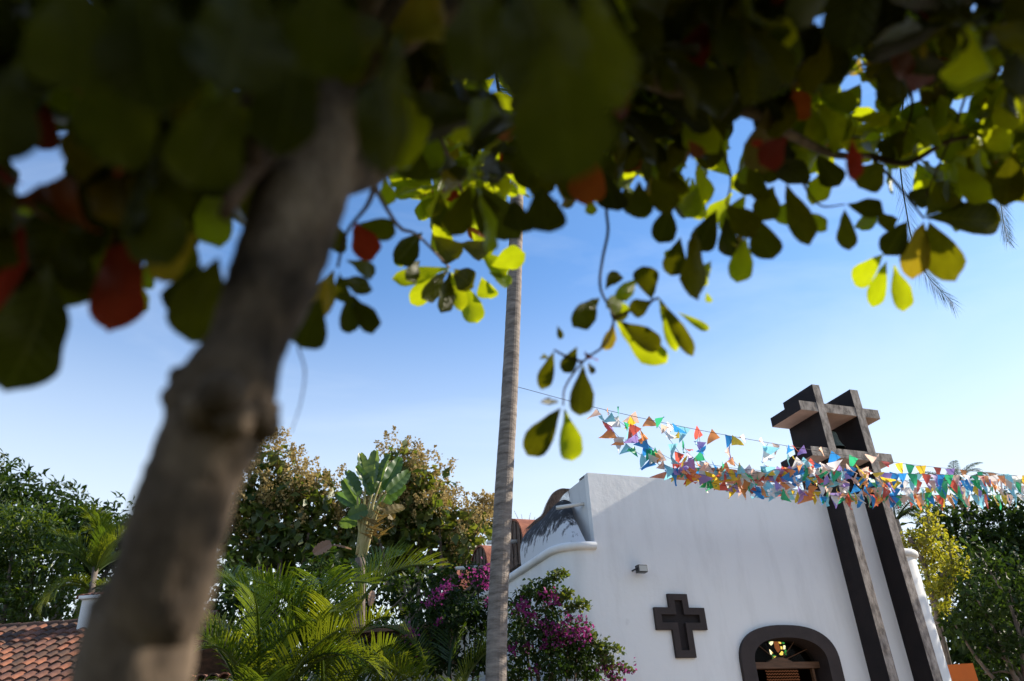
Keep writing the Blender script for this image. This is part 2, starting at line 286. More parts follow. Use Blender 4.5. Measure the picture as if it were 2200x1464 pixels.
mb.add([(0, 0, ZL), (0, 0.13, ZL), (0, 0.13, ZT), (0, 0, ZT)], [(3, 2, 1, 0)])
mb.build('facade_wall', M['plaster'], CH)
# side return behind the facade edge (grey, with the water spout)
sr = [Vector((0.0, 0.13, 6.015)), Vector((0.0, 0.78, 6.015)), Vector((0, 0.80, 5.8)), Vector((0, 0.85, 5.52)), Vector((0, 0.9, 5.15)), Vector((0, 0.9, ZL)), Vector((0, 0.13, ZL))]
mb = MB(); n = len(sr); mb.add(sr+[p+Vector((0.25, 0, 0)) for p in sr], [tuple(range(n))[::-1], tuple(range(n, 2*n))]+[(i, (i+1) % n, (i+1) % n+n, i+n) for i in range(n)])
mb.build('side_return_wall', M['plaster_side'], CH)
def side_curve(sign, u_edge, off=0.0, n=12):           # plan outline of the rounded low wall, from the facade round to the back
    rr = 0.5+off; cx = u_edge-sign*(-0.1); pts = [(u_edge, -off)]
    cx = u_edge+sign*0.1; cy = 0.5
    for i in range(n+1):
        a = math.pi/2*i/n; pts.append((cx+sign*rr*math.sin(a), cy-rr*math.cos(a)))
    for w in (1.0, 1.8, 2.6, 4.0, 6.0, 9.0): pts.append((cx+sign*rr, w))
    return pts
for sign, ue, zl, nm in ((-1, 0.0, ZL, 0), (1, UR, 4.93, 1)):
    pc = side_curve(sign, ue)
    mb = MB(); mb.grid([[(u, w, z) for u, w in pc] for z in (0, 1, 2, 3, 4, zl)])
    o = mb.build('corner_wall', M['plaster'], CH, smooth=True)
    prof = [(0.0, -0.045), (0.055, -0.035), (0.075, 0.0), (0.075, 0.05), (0.045, 0.085), (-0.06, 0.09)]
    rows = []
    for off, dz in prof: rows.append([(u, w, zl+dz) for u, w in side_curve(sign, ue-(sign*0.0), off)])
    mb = MB(); mb.grid(rows)
    inner = [(u, w, zl+0.09) for u, w in side_curve(sign, ue, -0.06)]
    mb.grid([inner, [(ue+(0.6 if sign < 0 else -0.6), w, zl+0.09) for u, w in side_curve(sign, ue, -0.06)]])
    # end cap facing the facade
    e = [r[0] for r in rows]; mb.add(e+[(e[-1][0], 0.1, zl+0.09), (e[-1][0], 0.1, zl-0.045)], [tuple(range(len(e)+2))])
    mb.build('ledge', M['plaster'], CH, smooth=True)
# upper side wall behind, nave roof
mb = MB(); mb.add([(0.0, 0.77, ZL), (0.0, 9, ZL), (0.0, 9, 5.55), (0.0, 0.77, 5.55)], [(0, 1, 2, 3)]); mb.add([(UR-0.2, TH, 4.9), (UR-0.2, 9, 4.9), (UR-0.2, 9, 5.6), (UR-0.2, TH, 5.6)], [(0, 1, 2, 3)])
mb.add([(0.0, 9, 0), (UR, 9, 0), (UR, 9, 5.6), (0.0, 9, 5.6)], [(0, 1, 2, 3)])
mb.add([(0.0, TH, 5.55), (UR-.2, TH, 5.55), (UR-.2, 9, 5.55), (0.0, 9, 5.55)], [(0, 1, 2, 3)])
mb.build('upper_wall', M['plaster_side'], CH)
# corner dome: top edge, mid edge, base edge as 3D curves
Tc = spline([l_u(*z4(1022, 322), 0.0), l_u(*z4(940, 322), -0.04), l_u(*z4(860, 370), -0.10), l_u(*z4(800, 470), -0.16), l_u(*z4(755, 575), -0.22), l_u(*z4(690, 630), -0.26), l_u(*z4(600, 715), -0.30)], 40)
Mc = spline([l_u(*z4(1040, 450), 0.02), l_u(*z4(960, 430), -0.05), l_u(*z4(880, 480), -0.13), l_u(*z4(815, 545), -0.19), l_u(*z4(755, 615), -0.25), l_u(*z4(690, 665), -0.29), l_u(*z4(602, 745), -0.33)], 40)
Bc = spline([l_z(*z4(1150, 842), 4.86)+Vector((.06,0,0)), l_z(*z4(1060, 845), 4.86), l_z(*z4(960, 870), 4.86), l_z(*z4(860, 915), 4.86), l_z(*z4(760, 965), 4.86), l_z(*z4(650, 1030), 4.86), l_z(*z4(550, 1090), 4.86)], 40)
rows = []
for j in range(13):
    t = j/12; bul = math.sin(math.pi*t)*0.10
    rows.append([Vector(Mc[i]*(1-t)+Bc[i]*t)+Vector((-bul*0.8, -bul*0.35, bul*0.55)) for i in range(40)])
MB().grid(rows).build('corner_dome', M['dome'], CH, smooth=True)
mb = MB()                                              # upright tile band, each tile a little proud of the next
TT = spline(Tc, 97); MM_ = spline(Mc, 97)
for i in range(96):
    d = Vector((-0.018 if i % 2 else 0.0, 0, 0)); ga = 0.0
    a, b_, c_, e_ = Vector(TT[i]), Vector(TT[i+1]), Vector(MM_[i+1]), Vector(MM_[i])
    bk = Vector((0.22, 0, 0.0))
    mb.add([a+d, b_+d, c_+d*0.4, e_+d*0.4, a+bk, b_+bk], [(0, 1, 2, 3), (1, 0, 4, 5)])
mb.build('upright_tile_band', M['band'], CH)
# barrel vaults crossing the nave: gable, red barrel, spout
for wc, gz in ((3.32, 6.17), (5.42, 6.19), (7.5, 6.2)):
    rd = 0.62; zb = gz-rd
    arc = [(wc+rd*math.cos(math.pi*i/16), zb+rd*math.sin(math.pi*i/16)) for i in range(17)]
    mb = MB()
    for i in range(16):                                 # upright tiles of the gable face
        (w0, h0), (w1, h1) = arc[i], arc[i+1]; du = -0.015 if i % 2 else 0
        mb.add([(-0.12+du, w0, 5.25), (-0.12+du, w1, 5.25), (-0.12+du, w1, h1), (-0.12+du, w0, h0)], [(3, 2, 1, 0)])
    mb.build('vault_gable', M['band'], CH)
    mb = MB(); mb.grid([[(-0.16, w, z) for w, z in [(wc+(rd+.04)*math.cos(math.pi*i/16), zb+(rd+.04)*math.sin(math.pi*i/16)) for i in range(17)]], [(UR-.1, w, z+.04) for w, z in arc]])
    mb.grid([[(-0.16, w, z) for w, z in [(wc+(rd+.04)*math.cos(math.pi*i/16), zb+(rd+.04)*math.sin(math.pi*i/16)) for i in range(17)]], [(-0.16, w, z) for w, z in arc]])
    mb.build('barrel_vault', M['terra'], CH, smooth=True)
    mb = MB(); mb.tube([(-0.05, wc-0.2, 5.72), (-0.75, wc-0.2, 5.66)], 0.04, 10); mb.build('water_spout', M['pipe'], CH, smooth=True)
mb = MB()                                               # brick screen wall under the vaults
for r_ in range(11):
    for q in range(34):
        w0 = 2.0+q*0.2+(0.1 if r_ % 2 else 0); mb.box((-0.06+rng.uniform(-.006, .006), w0, ZL+0.1+r_*0.062), (0.02, w0+0.19, ZL+0.1+r_*0.062+0.05))
mb.build('brick_courses', M['brick'], CH, kind='stuff')
p0 = l_u(*z4(1165, 465), 0.0); p1 = l_z(*z4(893, 510), p0.z-0.06)
mb = MB(); mb.tube([p0+Vector((0.04, 0, 0)), p1], 0.033, 12); mb.build('water_spout', M['pipe'], CH, smooth=True)
# red roof behind the parapet
rp = [l for l in [(2.0, 6.2), (2.6, 6.95), (3.4, 7.22), (4.2, 7.32), (5.0, 7.28), (5.7, 6.9), (6.3, 6.2)]]
mb = MB(); sp = spline(rp, 30); mb.grid([[(u, w, 5.6+(z-5.6)*s) for u, z in sp] for w, s in ((2.2, 0.97), (2.5, 1.0), (5.0, 1.0), (7.0, .9))]); mb.grid([[(u, 2.2, 5.56) for u, z in sp], [(u, 2.2, 5.6+(z-5.6)*.97) for u, z in sp]])
mb.build('curved_tile_roof', M['terra'], CH, smooth=True)
# doorway
DOOR = empty('arched_doorway', (0, 0, 0)); DOOR.parent = CH
mb = MB(); o_, i_ = [], []
ang = [math.pi*i/28 for i in range(29)]
for a in ang:
    ca, sa = math.cos(a), math.sin(a)
    i_.append((DC-0.74*math.copysign(abs(ca)**0.87, ca), ZS-0.02+0.385*abs(sa)**0.87)); o_.append((DC-1.0*math.copysign(abs(ca)**0.80, ca), ZS-0.05+0.615*abs(sa)**0.80))
i_ = [(DC-0.74, 0)]+i_+[(DC+0.74, 0)]; o_ = [(DC-1.0, 0)]+o_+[(DC+1.0, 0)]
for a in range(len(i_)-1):
    (iu, iz), (iu2, iz2) = i_[a], i_[a+1]; (ou, oz), (ou2, oz2) = o_[a], o_[a+1]
    mb.add([(ou, -.07, oz), (iu, -.07, iz), (iu2, -.07, iz2), (ou2, -.07, oz2)], [(0, 1, 2, 3)])
    mb.add([(ou, -.07, oz), (ou2, -.07, oz2), (ou2, 0.0, oz2), (ou, 0.0, oz)], [(0, 1, 2, 3)])
    mb.add([(iu, -.07, iz), (iu, TH, iz), (iu2, TH, iz2), (iu2, -.07, iz2)], [(0, 1, 2, 3)])
mb.build('door_frame', M['brown'], DOOR)
mb = MB(); mb.box((DC-.78, 0.16, 2.93), (DC+.78, 0.28, 3.03))
hump = [(DC-.05-.26+.52*i/12, 3.03+0.075*math.sin(math.pi*i/12)) for i in range(13)]
for i in range(12):
    (a, za), (b_, zb) = hump[i], hump[i+1]; mb.add([(a, .17, 3.029), (b_, .17, 3.029), (b_, .17, zb), (a, .17, za), (a, .26, za), (b_, .26, zb)], [(0, 1, 2, 3), (3, 2, 5, 4)])
mb.build('transom', M['wood'], DOOR)
for u in (DC-.62, DC+.60): MB().box((u-.02, .18, 0), (u+.02, .24, 2.93)).build('door_post', M['wood'], DOOR)
mb = MB(); fan = [(DC+.70*math.cos(math.pi*i/20), 3.03+.36*math.sin(math.pi*i/20)) for i in range(21)]
mb.add([(u, .215, z) for u, z in fan], [tuple(range(21))]); mb.build('fanlight_pane', M['glass'], DOOR)
for a in (35, 62, 128): 
    p = Vector((DC+.70*math.cos(R(a)), .20, 3.03+.36*math.sin(R(a)))); MB().tube([(DC-.05, .20, 3.03), p], 0.008, 6).build('fanlight_bar', M['wood'], DOOR)
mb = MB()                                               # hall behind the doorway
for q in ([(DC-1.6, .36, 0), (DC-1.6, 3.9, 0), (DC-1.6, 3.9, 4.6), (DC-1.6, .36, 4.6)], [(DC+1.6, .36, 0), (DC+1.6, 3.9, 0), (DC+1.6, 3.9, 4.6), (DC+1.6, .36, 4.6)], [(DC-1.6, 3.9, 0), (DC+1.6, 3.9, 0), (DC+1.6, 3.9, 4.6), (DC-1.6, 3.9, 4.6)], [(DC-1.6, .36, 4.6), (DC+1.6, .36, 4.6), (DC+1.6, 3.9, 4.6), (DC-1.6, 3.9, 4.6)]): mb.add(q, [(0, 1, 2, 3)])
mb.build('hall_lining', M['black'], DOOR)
# stained glass at the end of the hall, seen through the fanlight
SG = {'y': glowmat('stained_yellow', (0.9, 0.62, 0.13), 0.75), 'g': glowmat('stained_green', (0.05, 0.32, 0.06), 0.5), 'w': glowmat('stained_cream', (0.95, 0.85, 0.5), 0.9), 'r': glowmat('stained_umber', (0.30, 0.09, 0.03), 0.5)}
def z5(x, y): return 1560+x*0.12727, 1320+y*0.12727
def l_w(px, py, w):
    P = onK(px, py, w); return Vector((HV.dot(P)-U0, w, P.z))
WG = 1.25
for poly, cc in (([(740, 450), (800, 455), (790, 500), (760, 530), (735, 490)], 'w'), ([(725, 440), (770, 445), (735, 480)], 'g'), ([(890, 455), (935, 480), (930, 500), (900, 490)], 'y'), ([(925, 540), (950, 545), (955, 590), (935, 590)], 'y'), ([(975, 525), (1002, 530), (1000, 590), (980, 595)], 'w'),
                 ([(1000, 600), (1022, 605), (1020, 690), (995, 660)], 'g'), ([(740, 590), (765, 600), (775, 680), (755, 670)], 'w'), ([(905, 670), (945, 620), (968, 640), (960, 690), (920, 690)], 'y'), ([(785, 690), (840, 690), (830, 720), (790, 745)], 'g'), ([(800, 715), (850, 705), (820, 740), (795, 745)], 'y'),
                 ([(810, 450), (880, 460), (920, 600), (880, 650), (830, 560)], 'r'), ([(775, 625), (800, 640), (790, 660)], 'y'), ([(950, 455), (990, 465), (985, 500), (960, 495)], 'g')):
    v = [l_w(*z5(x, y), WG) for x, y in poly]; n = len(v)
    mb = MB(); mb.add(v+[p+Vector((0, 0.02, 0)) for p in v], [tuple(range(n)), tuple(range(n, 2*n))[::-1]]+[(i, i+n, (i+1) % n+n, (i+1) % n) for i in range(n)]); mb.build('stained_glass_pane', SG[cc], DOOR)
a = l_w(*z5(660, 470), WG-.1); b_ = l_w(*z5(900, 720), WG-.1); MB().tube([a, b_], 0.035, 8).build('roof_brace', M['black'], DOOR)
# clay bead curtain hanging in the hall, backlight put in as emission
mb = MB(); a = l_w(*z5(650, 860), 1.0); b_ = l_w(*z5(1200, 860), 1.0); wdt = b_.x-a.x
for r_ in range(30):
    for q in range(24):
        x = a.x+wdt*q/24+rng.uniform(-.004, .004); z = a.z-r_*0.047-(0.012 if (q % 2) else 0); mb.box((x, .99, z-.012), (x+wdt/24*.6, 1.01, z+.006))
mb.build('bead_curtain', glowmat('clay_bead_glow', (0.22, 0.085, 0.04), 0.22), DOOR, kind='stuff')
# cross relief
def cross(u0, u1, z0, z1, a0, a1, b0, b1): return [(u0, z0), (u1, z0), (u1, b0), (a1, b0), (a1, b1), (u1, b1), (u1, z1), (u0, z1), (u0, b1), (a0, b1), (a0, b0), (u0, b0)]
oc = cross(1.20, 1.565, 3.08, 4.06, 0.915, 1.855, 3.50, 3.845); ic = cross(1.31, 1.455, 3.19, 3.96, 1.03, 1.74, 3.61, 3.735)
mb = MB(); n = 12
for i in range(12):
    j = (i+1) % 12; o0, o1, i0, i1 = oc[i], oc[j], ic[i], ic[j]
    mb.add([(o0[0], -.055, o0[1]), (o1[0], -.055, o1[1]), (i1[0], -.055, i1[1]), (i0[0], -.055, i0[1])], [(0, 1, 2, 3)])
    mb.add([(o0[0], -.055, o0[1]), (o0[0], .01, o0[1]), (o1[0], .01, o1[1]), (o1[0], -.055, o1[1])], [(0, 1, 2, 3)])
    mb.add([(i0[0], -.055, i0[1]), (i1[0], -.055, i1[1]), (i1[0], -.004, i1[1]), (i0[0], -.004, i0[1])], [(0, 1, 2, 3)])
cr = mb.build('cross_relief', M['brown'], CH)
mb = MB(); mb.add([(u, -.006, z) for u, z in ic], [tuple(range(12))]); mb.build('cross_niche', M['tower_side'], cr)
# drip cable between the pillars
MB().tube([(5.60, -.015, 6.0), (5.58, -.02, 4.5), (5.60, -.015, 3.0), (5.60, -.015, 0.1)], 0.006, 5).build('wall_cable', M['cable'], CH)

# ------------------------------------------------------------------ bell tower
TW = empty('bell_tower', CH.location, YAW, label='dark double-pillar bell tower with weathered grey front against the church facade', cat='tower')
W0, W1 = -0.43, 0.49; ZTT = 8.14
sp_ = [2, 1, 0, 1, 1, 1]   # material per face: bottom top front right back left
tm = [M['tower_front'], M['tower_side'], M['tower_under']]  # grey front, peach undersides, near-black elsewhere
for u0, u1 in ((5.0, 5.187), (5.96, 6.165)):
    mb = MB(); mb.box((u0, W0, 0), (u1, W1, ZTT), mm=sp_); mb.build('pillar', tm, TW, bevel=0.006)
PW = [(4.57, 4.998), (5.189, 5.958), (6.167, 6.56)]
for zb, zt in ((7.54, 7.74), (6.595, 6.785)):
    for u0, u1 in PW:
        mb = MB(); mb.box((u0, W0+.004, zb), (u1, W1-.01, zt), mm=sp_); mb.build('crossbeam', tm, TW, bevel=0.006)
BL = empty('church_bell', CH.matrix_basis @ Vector((5.5, -0.08, 6.93)), 0, label='greenish bronze bell hanging between the tower pillars', cat='bell')
pr = [(0.20, 0.0), (0.195, 0.02), (0.155, 0.08), (0.125, 0.17), (0.115, 0.27), (0.10, 0.33), (0.05, 0.37), (0.0, 0.375)]
mb = MB(); mb.grid([[(r_*math.cos(2*math.pi*k/24), r_*math.sin(2*math.pi*k/24), z) for k in range(24)] for r_, z in pr], closed=True); mb.build('bell_body', M['bronze'], BL, smooth=True)
MB().tube([(0, 0, 0.36), (0, 0, 0.61)], 0.025, 8).build('bell_hanger', M['metal_black'], BL); MB().tube([(0, 0, 0.3), (0, 0, -0.03)], [0.01, 0.03], 8).build('clapper', M['metal_black'], BL)

# ------------------------------------------------------------------ floodlight on the facade
FL = empty('wall_floodlight', CH.matrix_basis @ Vector((0.72, 0, 4.42)), YAW, label='small black floodlight fixed to the white facade above the cross', cat='floodlight')
mb = MB(); mb.box((-.085, -.20, -.06), (.085, -.09, .06)); mb.build('housing', M['metal_black'], FL, bevel=.008)
mb = MB(); mb.box((-.07, -.206, -.045), (.07, -.201, .045)); mb.build('lens', M['glass_lamp'], FL)
mb = MB(); mb.box((-.10, -.16, -.012), (-.088, .0, .012)); mb.box((.088, -.16, -.012), (.10, .0, .012)); mb.build('bracket', M['metal_black'], FL)

# ------------------------------------------------------------------ foliage tools
def cloud_mesh(name, tv, tf, pos, yd, nd, L, W, tint, mat):
    """many copies of one leaf template in one mesh; tv (k,3) template, tf faces, per-leaf position, direction, normal"""
    pos = np.asarray(pos, float); n = len(pos); tv = np.asarray(tv, float)
    y = yd/np.maximum(np.linalg.norm(yd, axis=1, keepdims=True), 1e-6)
    z = nd-y*np.sum(nd*y, axis=1, keepdims=True); z /= np.maximum(np.linalg.norm(z, axis=1, keepdims=True), 1e-6); x = np.cross(y, z)
    V = pos[:, None, :]+x[:, None, :]*(tv[None, :, 0:1]*W[:, None, None])+y[:, None, :]*(tv[None, :, 1:2]*L[:, None, None])+z[:, None, :]*(tv[None, :, 2:3]*L[:, None, None])
    k = len(tv); me = bpy.data.meshes.new(name); me.vertices.add(n*k); me.vertices.foreach_set('co', V.reshape(-1))
    sizes = [len(f) for f in tf]; nl = sum(sizes); flat = np.concatenate([np.array(f) for f in tf])
    me.loops.add(n*nl); me.loops.foreach_set('vertex_index', (flat[None, :]+np.arange(n)[:, None]*k).reshape(-1).astype(np.int32))
    st = np.concatenate([[0], np.cumsum(sizes)[:-1]]); me.polygons.add(n*len(tf))
    me.polygons.foreach_set('loop_start', (st[None, :]+np.arange(n)[:, None]*nl).reshape(-1).astype(np.int32))
    at = me.attributes.new('tint', 'FLOAT', 'POINT'); at.data.foreach_set('value', np.repeat(tint, k).astype(np.float32))
    me.update(calc_edges=True); me.validate()
    me.materials.append(mat); return me
LEAF5 = (np.array([(0, 0, 0), (-.5, .5, .10), (.5, .5, .10), (0, 1, -.08), (0, .5, 0)]), [(0, 4, 1), (0, 2, 4), (4, 3, 1), (4, 2, 3)])
def unit(n):
    v = rng.normal(size=(n, 3)); return v/np.linalg.norm(v, axis=1, keepdims=True)
def clump_points(clumps, dens, inner=0.5, flat=0.85):
    P, Nn, B = [], [], []
    for c, r in clumps:
        n = max(4, int(dens*r*r)); d = unit(n); rad = r*(inner+(1-inner)*rng.random(n)**0.6)
        q = d*rad[:, None]; q[:, 2] *= flat; P.append(np.array(c)+q); Nn.append(d); B.append(np.full(n, rng.random()))
    return np.vstack(P), np.vstack(Nn), np.concatenate(B)
def subclumps(c, r, n=9, lo=0.32, hi=0.58):
    out = []
    for i in range(n):
        d = unit(1)[0]; d[2] = d[2]*0.9+0.15; rr = r*random.uniform(lo, hi); out.append((np.array(c)+d*(r-rr*0.55), rr))
    out.append((np.array(c), r*0.6)); return out
def foliage(name, clumps, dens, leaf, mat, parent, aspect=0.5, inner=0.45, droop=0.35, **k):
    P, Nn, B = clump_points(clumps, dens, inner); n = len(P)
    nd = Nn*0.6+unit(n)*0.7+np.array([0, 0, 0.5]); yd = unit(n)*0.8+Nn*0.6+np.array([0, 0, -droop])
    L = leaf*rng.uniform(0.65, 1.25, n); tint = (B*0.5+rng.random(n)*0.5)*0.98
    me = cloud_mesh(name, LEAF5[0], LEAF5[1], P, yd, nd, L, L*aspect, tint, mat); return link(name, me, parent, **k)
def limbs(root, base, tops, r0, mat, name='trunk'):
    mb = MB(); base = Vector(base); cen = sum((Vector(t) for t in tops), Vector())/len(tops); fork = base.lerp(Vector((cen.x, cen.y, base.z+(cen.z-base.z)*0.55)), 1.0)
    mid = base.lerp(fork, .5)+Vector((random.uniform(-.2, .2), random.uniform(-.2, .2), 0))
    tr = spline([base, mid, fork], 10); mb.tube(tr, [r0*(1-0.45*i/9) for i in range(10)], 10, lump=.15)
    for t in tops:
        t = Vector(t); a = fork.lerp(t, .5)+Vector((random.uniform(-.3, .3), random.uniform(-.3, .3), random.uniform(-.1, .4)))
        s = spline([fork-Vector((0, 0, .1)), a, t], 8); mb.tube(s, [r0*0.5*(1-0.85*i/7)+.006 for i in range(8)], 6, lump=.1)
    return mb.build(name, mat, root, smooth=True)
def tree(name, label, cat, cl, Y, dens, leaf, mat, bark='bark_grey', r0=0.18, group=None, nsub=9, aspect=0.5, inner=0.45, spread=0.6, base=None, gap=1.0):
    big = []
    for q in cl:
        px, py, rp = q[:3]; P = atY(px, py, Y+(q[3] if len(q) > 3 else random.uniform(-spread, spread))); big.append((P, rp*pxm(P)))
    cx = sum(p.x for p, r in big)/len(big); cy = sum(p.y for p, r in big)/len(big)
    b = Vector((cx, cy, 0)) if base is None else Vector(base)
    root = empty(name, b, label=label, cat=cat, group=group)
    loc = [(p-b, r) for p, r in big]; subs = []
    for c, r in loc: subs += subclumps(c, r*gap, nsub)
    limbs(root, (0, 0, 0), [c for c, r in loc], r0, M[bark])
    foliage('crown', subs, dens, leaf, M[mat], root, aspect, inner, kind='stuff'); return root, subs
def extra_cloud(name, root, pts, dirs, leaf, mat, aspect=0.5):
    n = len(pts); L = leaf*rng.uniform(.6, 1.3, n); return link(name, cloud_mesh(name, LEAF5[0], LEAF5[1], np.array(pts), np.array(dirs), unit(n), L, L*aspect, rng.random(n)*.98, M[mat]), root, kind='stuff')

# ------------------------------------------------------------------ trees behind, left
tree('mango_tree', 'tall dark green tree rising behind the tiled roof at its far end', 'tree', [(-70, 1085, 110), (50, 1100, 95), (150, 1125, 78), (225, 1140, 72), (275, 1165, 70), (330, 1190, 66), (130, 1180, 100), (250, 1230, 90), (20, 1180, 100), (380, 1230, 80)], 27, 210, 0.32, 'leaf_dark', r0=.3, aspect=.36, group='dark trees round the garden')
tree('leafy_tree', 'bushy mid-green tree standing directly behind the tiled roof ridge', 'tree', [(30, 1150, 80), (-60, 1200, 110), (90, 1190, 75), (40, 1240, 85), (120, 1260, 60), (60, 1310, 75), (140, 1310, 45), (-30, 1320, 90)], 21, 420, 0.19, 'leaf_mid', r0=.2, aspect=.38)
# teak trees with tan blossom
def teak(label, cl, Y, base_px):
    b = atY(base_px, 1464, Y); b.z = 0
    root, subs = tree('teak_tree', label, 'tree', cl, Y, 135, 0.38, 'leaf_olive', r0=.22, group='blossoming teak trees behind the garden', nsub=8, aspect=.62, inner=.5, base=b, gap=0.95)
    pts, dirs = [], []
    cz = sum(c[2] for c, r in subs)/len(subs)
    for c, r in subs:
        if c[2] < cz-0.8 and random.random() < .6: continue
        for _ in range(3 if c[2] > cz else 1):                                # one flower spray: a loose cone of tiny flowers
            d = unit(1)[0]; d[2] = abs(d[2])*0.9+.15; d[1] -= .3; d /= np.linalg.norm(d); o = np.array(c)+d*r*.92
            n = 48; t = rng.random(n)**.7; q = o+np.outer(t*.55, d*.6+np.array([0, 0, .6]))+rng.normal(size=(n, 3))*(.15*(1.1-t))[:, None]
            pts.append(q); dirs.append(unit(n))
    extra_cloud('blossom', root, np.vstack(pts), np.vstack(dirs), 0.085, 'blossom', .8); return root
teak('smaller teak tree with tan blossom behind the tall areca clump', [(575, 1010, 52), (545, 1070, 62), (620, 1050, 55), (600, 1120, 70), (675, 1075, 52), (530, 1150, 60), (660, 1140, 60), (570, 1190, 60), (500, 1130, 50), (720, 1120, 50), (690, 1190, 50), (620, 1220, 55), (520, 1220, 50), (740, 1200, 45)], 22.5, 590)
teak('larger teak tree with tan blossom directly behind the banana-like plant', [(860, 1010, 50), (905, 1050, 60), (850, 1090, 60), (940, 1100, 55), (900, 1140, 65), (980, 1130, 48), (1010, 1160, 42), (960, 1185, 50), (870, 1190, 60), (800, 1110, 55), (1040, 1120, 26), (830, 1220, 50), (1000, 1200, 40), (900, 1230, 50), (980, 1240, 45), (780, 1180, 45)], 23.5, 900)
# bare twigs behind the palm trunk
bt = empty('bare_tree', atY(1130, 1464, 26)*1.0, label='leafless twiggy tree behind the church vaults', cat='tree'); bt.location.z = 0; bl = Vector(bt.location)
mb = MB(); fork = atY(1130, 1210, 26)-bl; mb.tube(spline([(0, 0, 0), fork*.6, fork], 8), [.1-.008*i for i in range(8)], 8)
for px, py in ((1085, 1110), (1105, 1098), (1120, 1105), (1140, 1102), (1075, 1140), (1150, 1110), (1060, 1150), (1095, 1120), (1128, 1115)):
    t = atY(px, py, 26)-bl; mb.tube(spline([fork, fork.lerp(t, .5)+Vector((random.uniform(-.15, .15), 0, .1)), t], 7), [.03-.0042*i for i in range(7)], 5)
mb.build('trunk', M['bark_grey'], bt)

# ------------------------------------------------------------------ right-hand trees
tree('mango_tree', 'broad dark green tree beyond the church, under the flags', 'tree', [(2010, 1130, 60), (2080, 1140, 70), (2150, 1130, 75), (2230, 1150, 90), (2120, 1220, 95), (2210, 1260, 100), (2060, 1260, 90), (2150, 1350, 110), (2070, 1370, 80), (2250, 1400, 120), (2110, 1440, 90), (2320, 1250, 120)], 27, 220, 0.32, 'leaf_dark', r0=.32, aspect=.36, group='dark trees round the garden')
def gold(label, spine, Y, bpx):
    b = atY(bpx, 1464, Y); b.z = 0; root = empty('golden_tree', b, label=label, cat='tree', group=None)
    S = [(atY(x, y, Y)-b, r*pxm(atY(x, y, Y))) for x, y, r in spine]
    mb = MB(); pts = [Vector((0, 0, 0))]+[p for p, r in S[::-1]]; mb.tube(spline(pts, 16), [.07-.0038*i for i in range(16)], 8)
    mb.build('trunk', M['bark_grey'], root, smooth=True)
    cl = []
    for p, r in S:
        for _ in range(7):
            d = unit(1)[0]; d[2] *= .5; cl.append((np.array(p)+d*r*.8, r*random.uniform(.3, .5)))
    foliage('crown', cl, 1300, .13, M['leaf_gold'], root, .42, .3, droop=.1, kind='stuff')
gold('slim yellow-green tree with pointed top beside the church turret', [(1990, 1090, 12), (1993, 1110, 20), (1992, 1140, 28), (1985, 1170, 38), (1965, 1165, 28), (2010, 1190, 36), (1990, 1215, 36), (1950, 1150, 16), (2000, 1260, 30)], 19.5, 2005)
gold('lower yellow-green tree in front of the dark foliage', [(2040, 1160, 14), (2040, 1185, 24), (2045, 1215, 34), (2020, 1240, 34), (2060, 1225, 26), (2030, 1275, 36), (2010, 1310, 30)], 18.8, 2035)
tree('shade_shrub', 'dark leafy shrub in the shade beside the orange wall', 'shrub', [(2110, 1200, 45), (2160, 1230, 55), (2100, 1290, 55), (2190, 1330, 70), (2050, 1340, 45), (2120, 1390, 60), (2200, 1430, 70), (2110, 1450, 45), (2250, 1300, 60)], 17.5, 520, 0.17, 'leaf_dark', r0=.1, aspect=.42)
ow = MB().box((0, 0, 0), (0.5, .25, atY(2045, 1428, 16.5).z)).build('orange_wall', M['orange_wall'], label='bright orange plastered wall beside the church', cat='wall'); ow.location = (atY(2034, 1430, 16.5).x, 16.5, 0)

# ------------------------------------------------------------------ palms
def frond_mesh(name, Lr, n, ll, e0, arch, vee, mat, wid=0.035, droop=0.3, seed=0, tipangle=30, stem=0.12):
    rr = np.random.default_rng(seed); P = Vector((0, 0, 0)); pts = [P.copy()]; e = e0; K_ = 26
    for i in range(K_):
        t = i/K_; e = e0-arch*(t**1.35); P = P+Vector((0, math.cos(e), math.sin(e)))*(Lr/K_); pts.append(P.copy())
    mb = MB(); mb.tube(pts, [0.018*(1-.85*i/K_)+.002 for i in range(K_+1)], 5, caps=False)
    tint = []
    for i in range(n):
        t = stem+(1-stem)*(i+.5)/n; q = t*K_; k = min(int(q), K_-1); p = pts[k].lerp(pts[k+1], q-k); T = (pts[k+1]-pts[k]).normalized(); S = Vector((1, 0, 0)); U = S.cross(T)
        L_ = ll*(0.35+0.65*math.sin(math.pi*min(1, (t-stem)/(1-stem)*.92+.08))**.7)
        for s in (-1, 1):
            a = R(72-(72-tipangle)*t+rr.uniform(-6, 6)); d = (T*math.cos(a)+S*s*math.sin(a)*math.cos(vee)+U*math.sin(a)*math.sin(vee)).normalized()
            l = L_*rr.uniform(.85, 1.1); wv = T*(wid*.5); m1 = p+d*l*.45; m2 = p+d*l*.78+Vector((0, 0, -droop*l*.18)); tp = p+d*l*.98+Vector((0, 0, -droop*l*.5))
            mb.add([p-wv*.5, p+wv*.5, m1+wv, m1-wv, m2+wv*.75, m2-wv*.75, tp], [(0, 1, 2, 3), (3, 2, 4, 5), (5, 4, 6)])
    me = mesh(name, mb.v, mb.f, False, mat); return me
ARECA = [frond_mesh('areca_frond', 1.0, 40, .36, R(78), R(95), R(32), M['areca'], .016, .25, 1), frond_mesh('areca_frond', 1.0, 40, .34, R(76), R(62), R(38), M['areca'], .016, .2, 2), frond_mesh('areca_frond', 1.0, 38, .36, R(82), R(130), R(24), M['areca'], .016, .4, 3)]
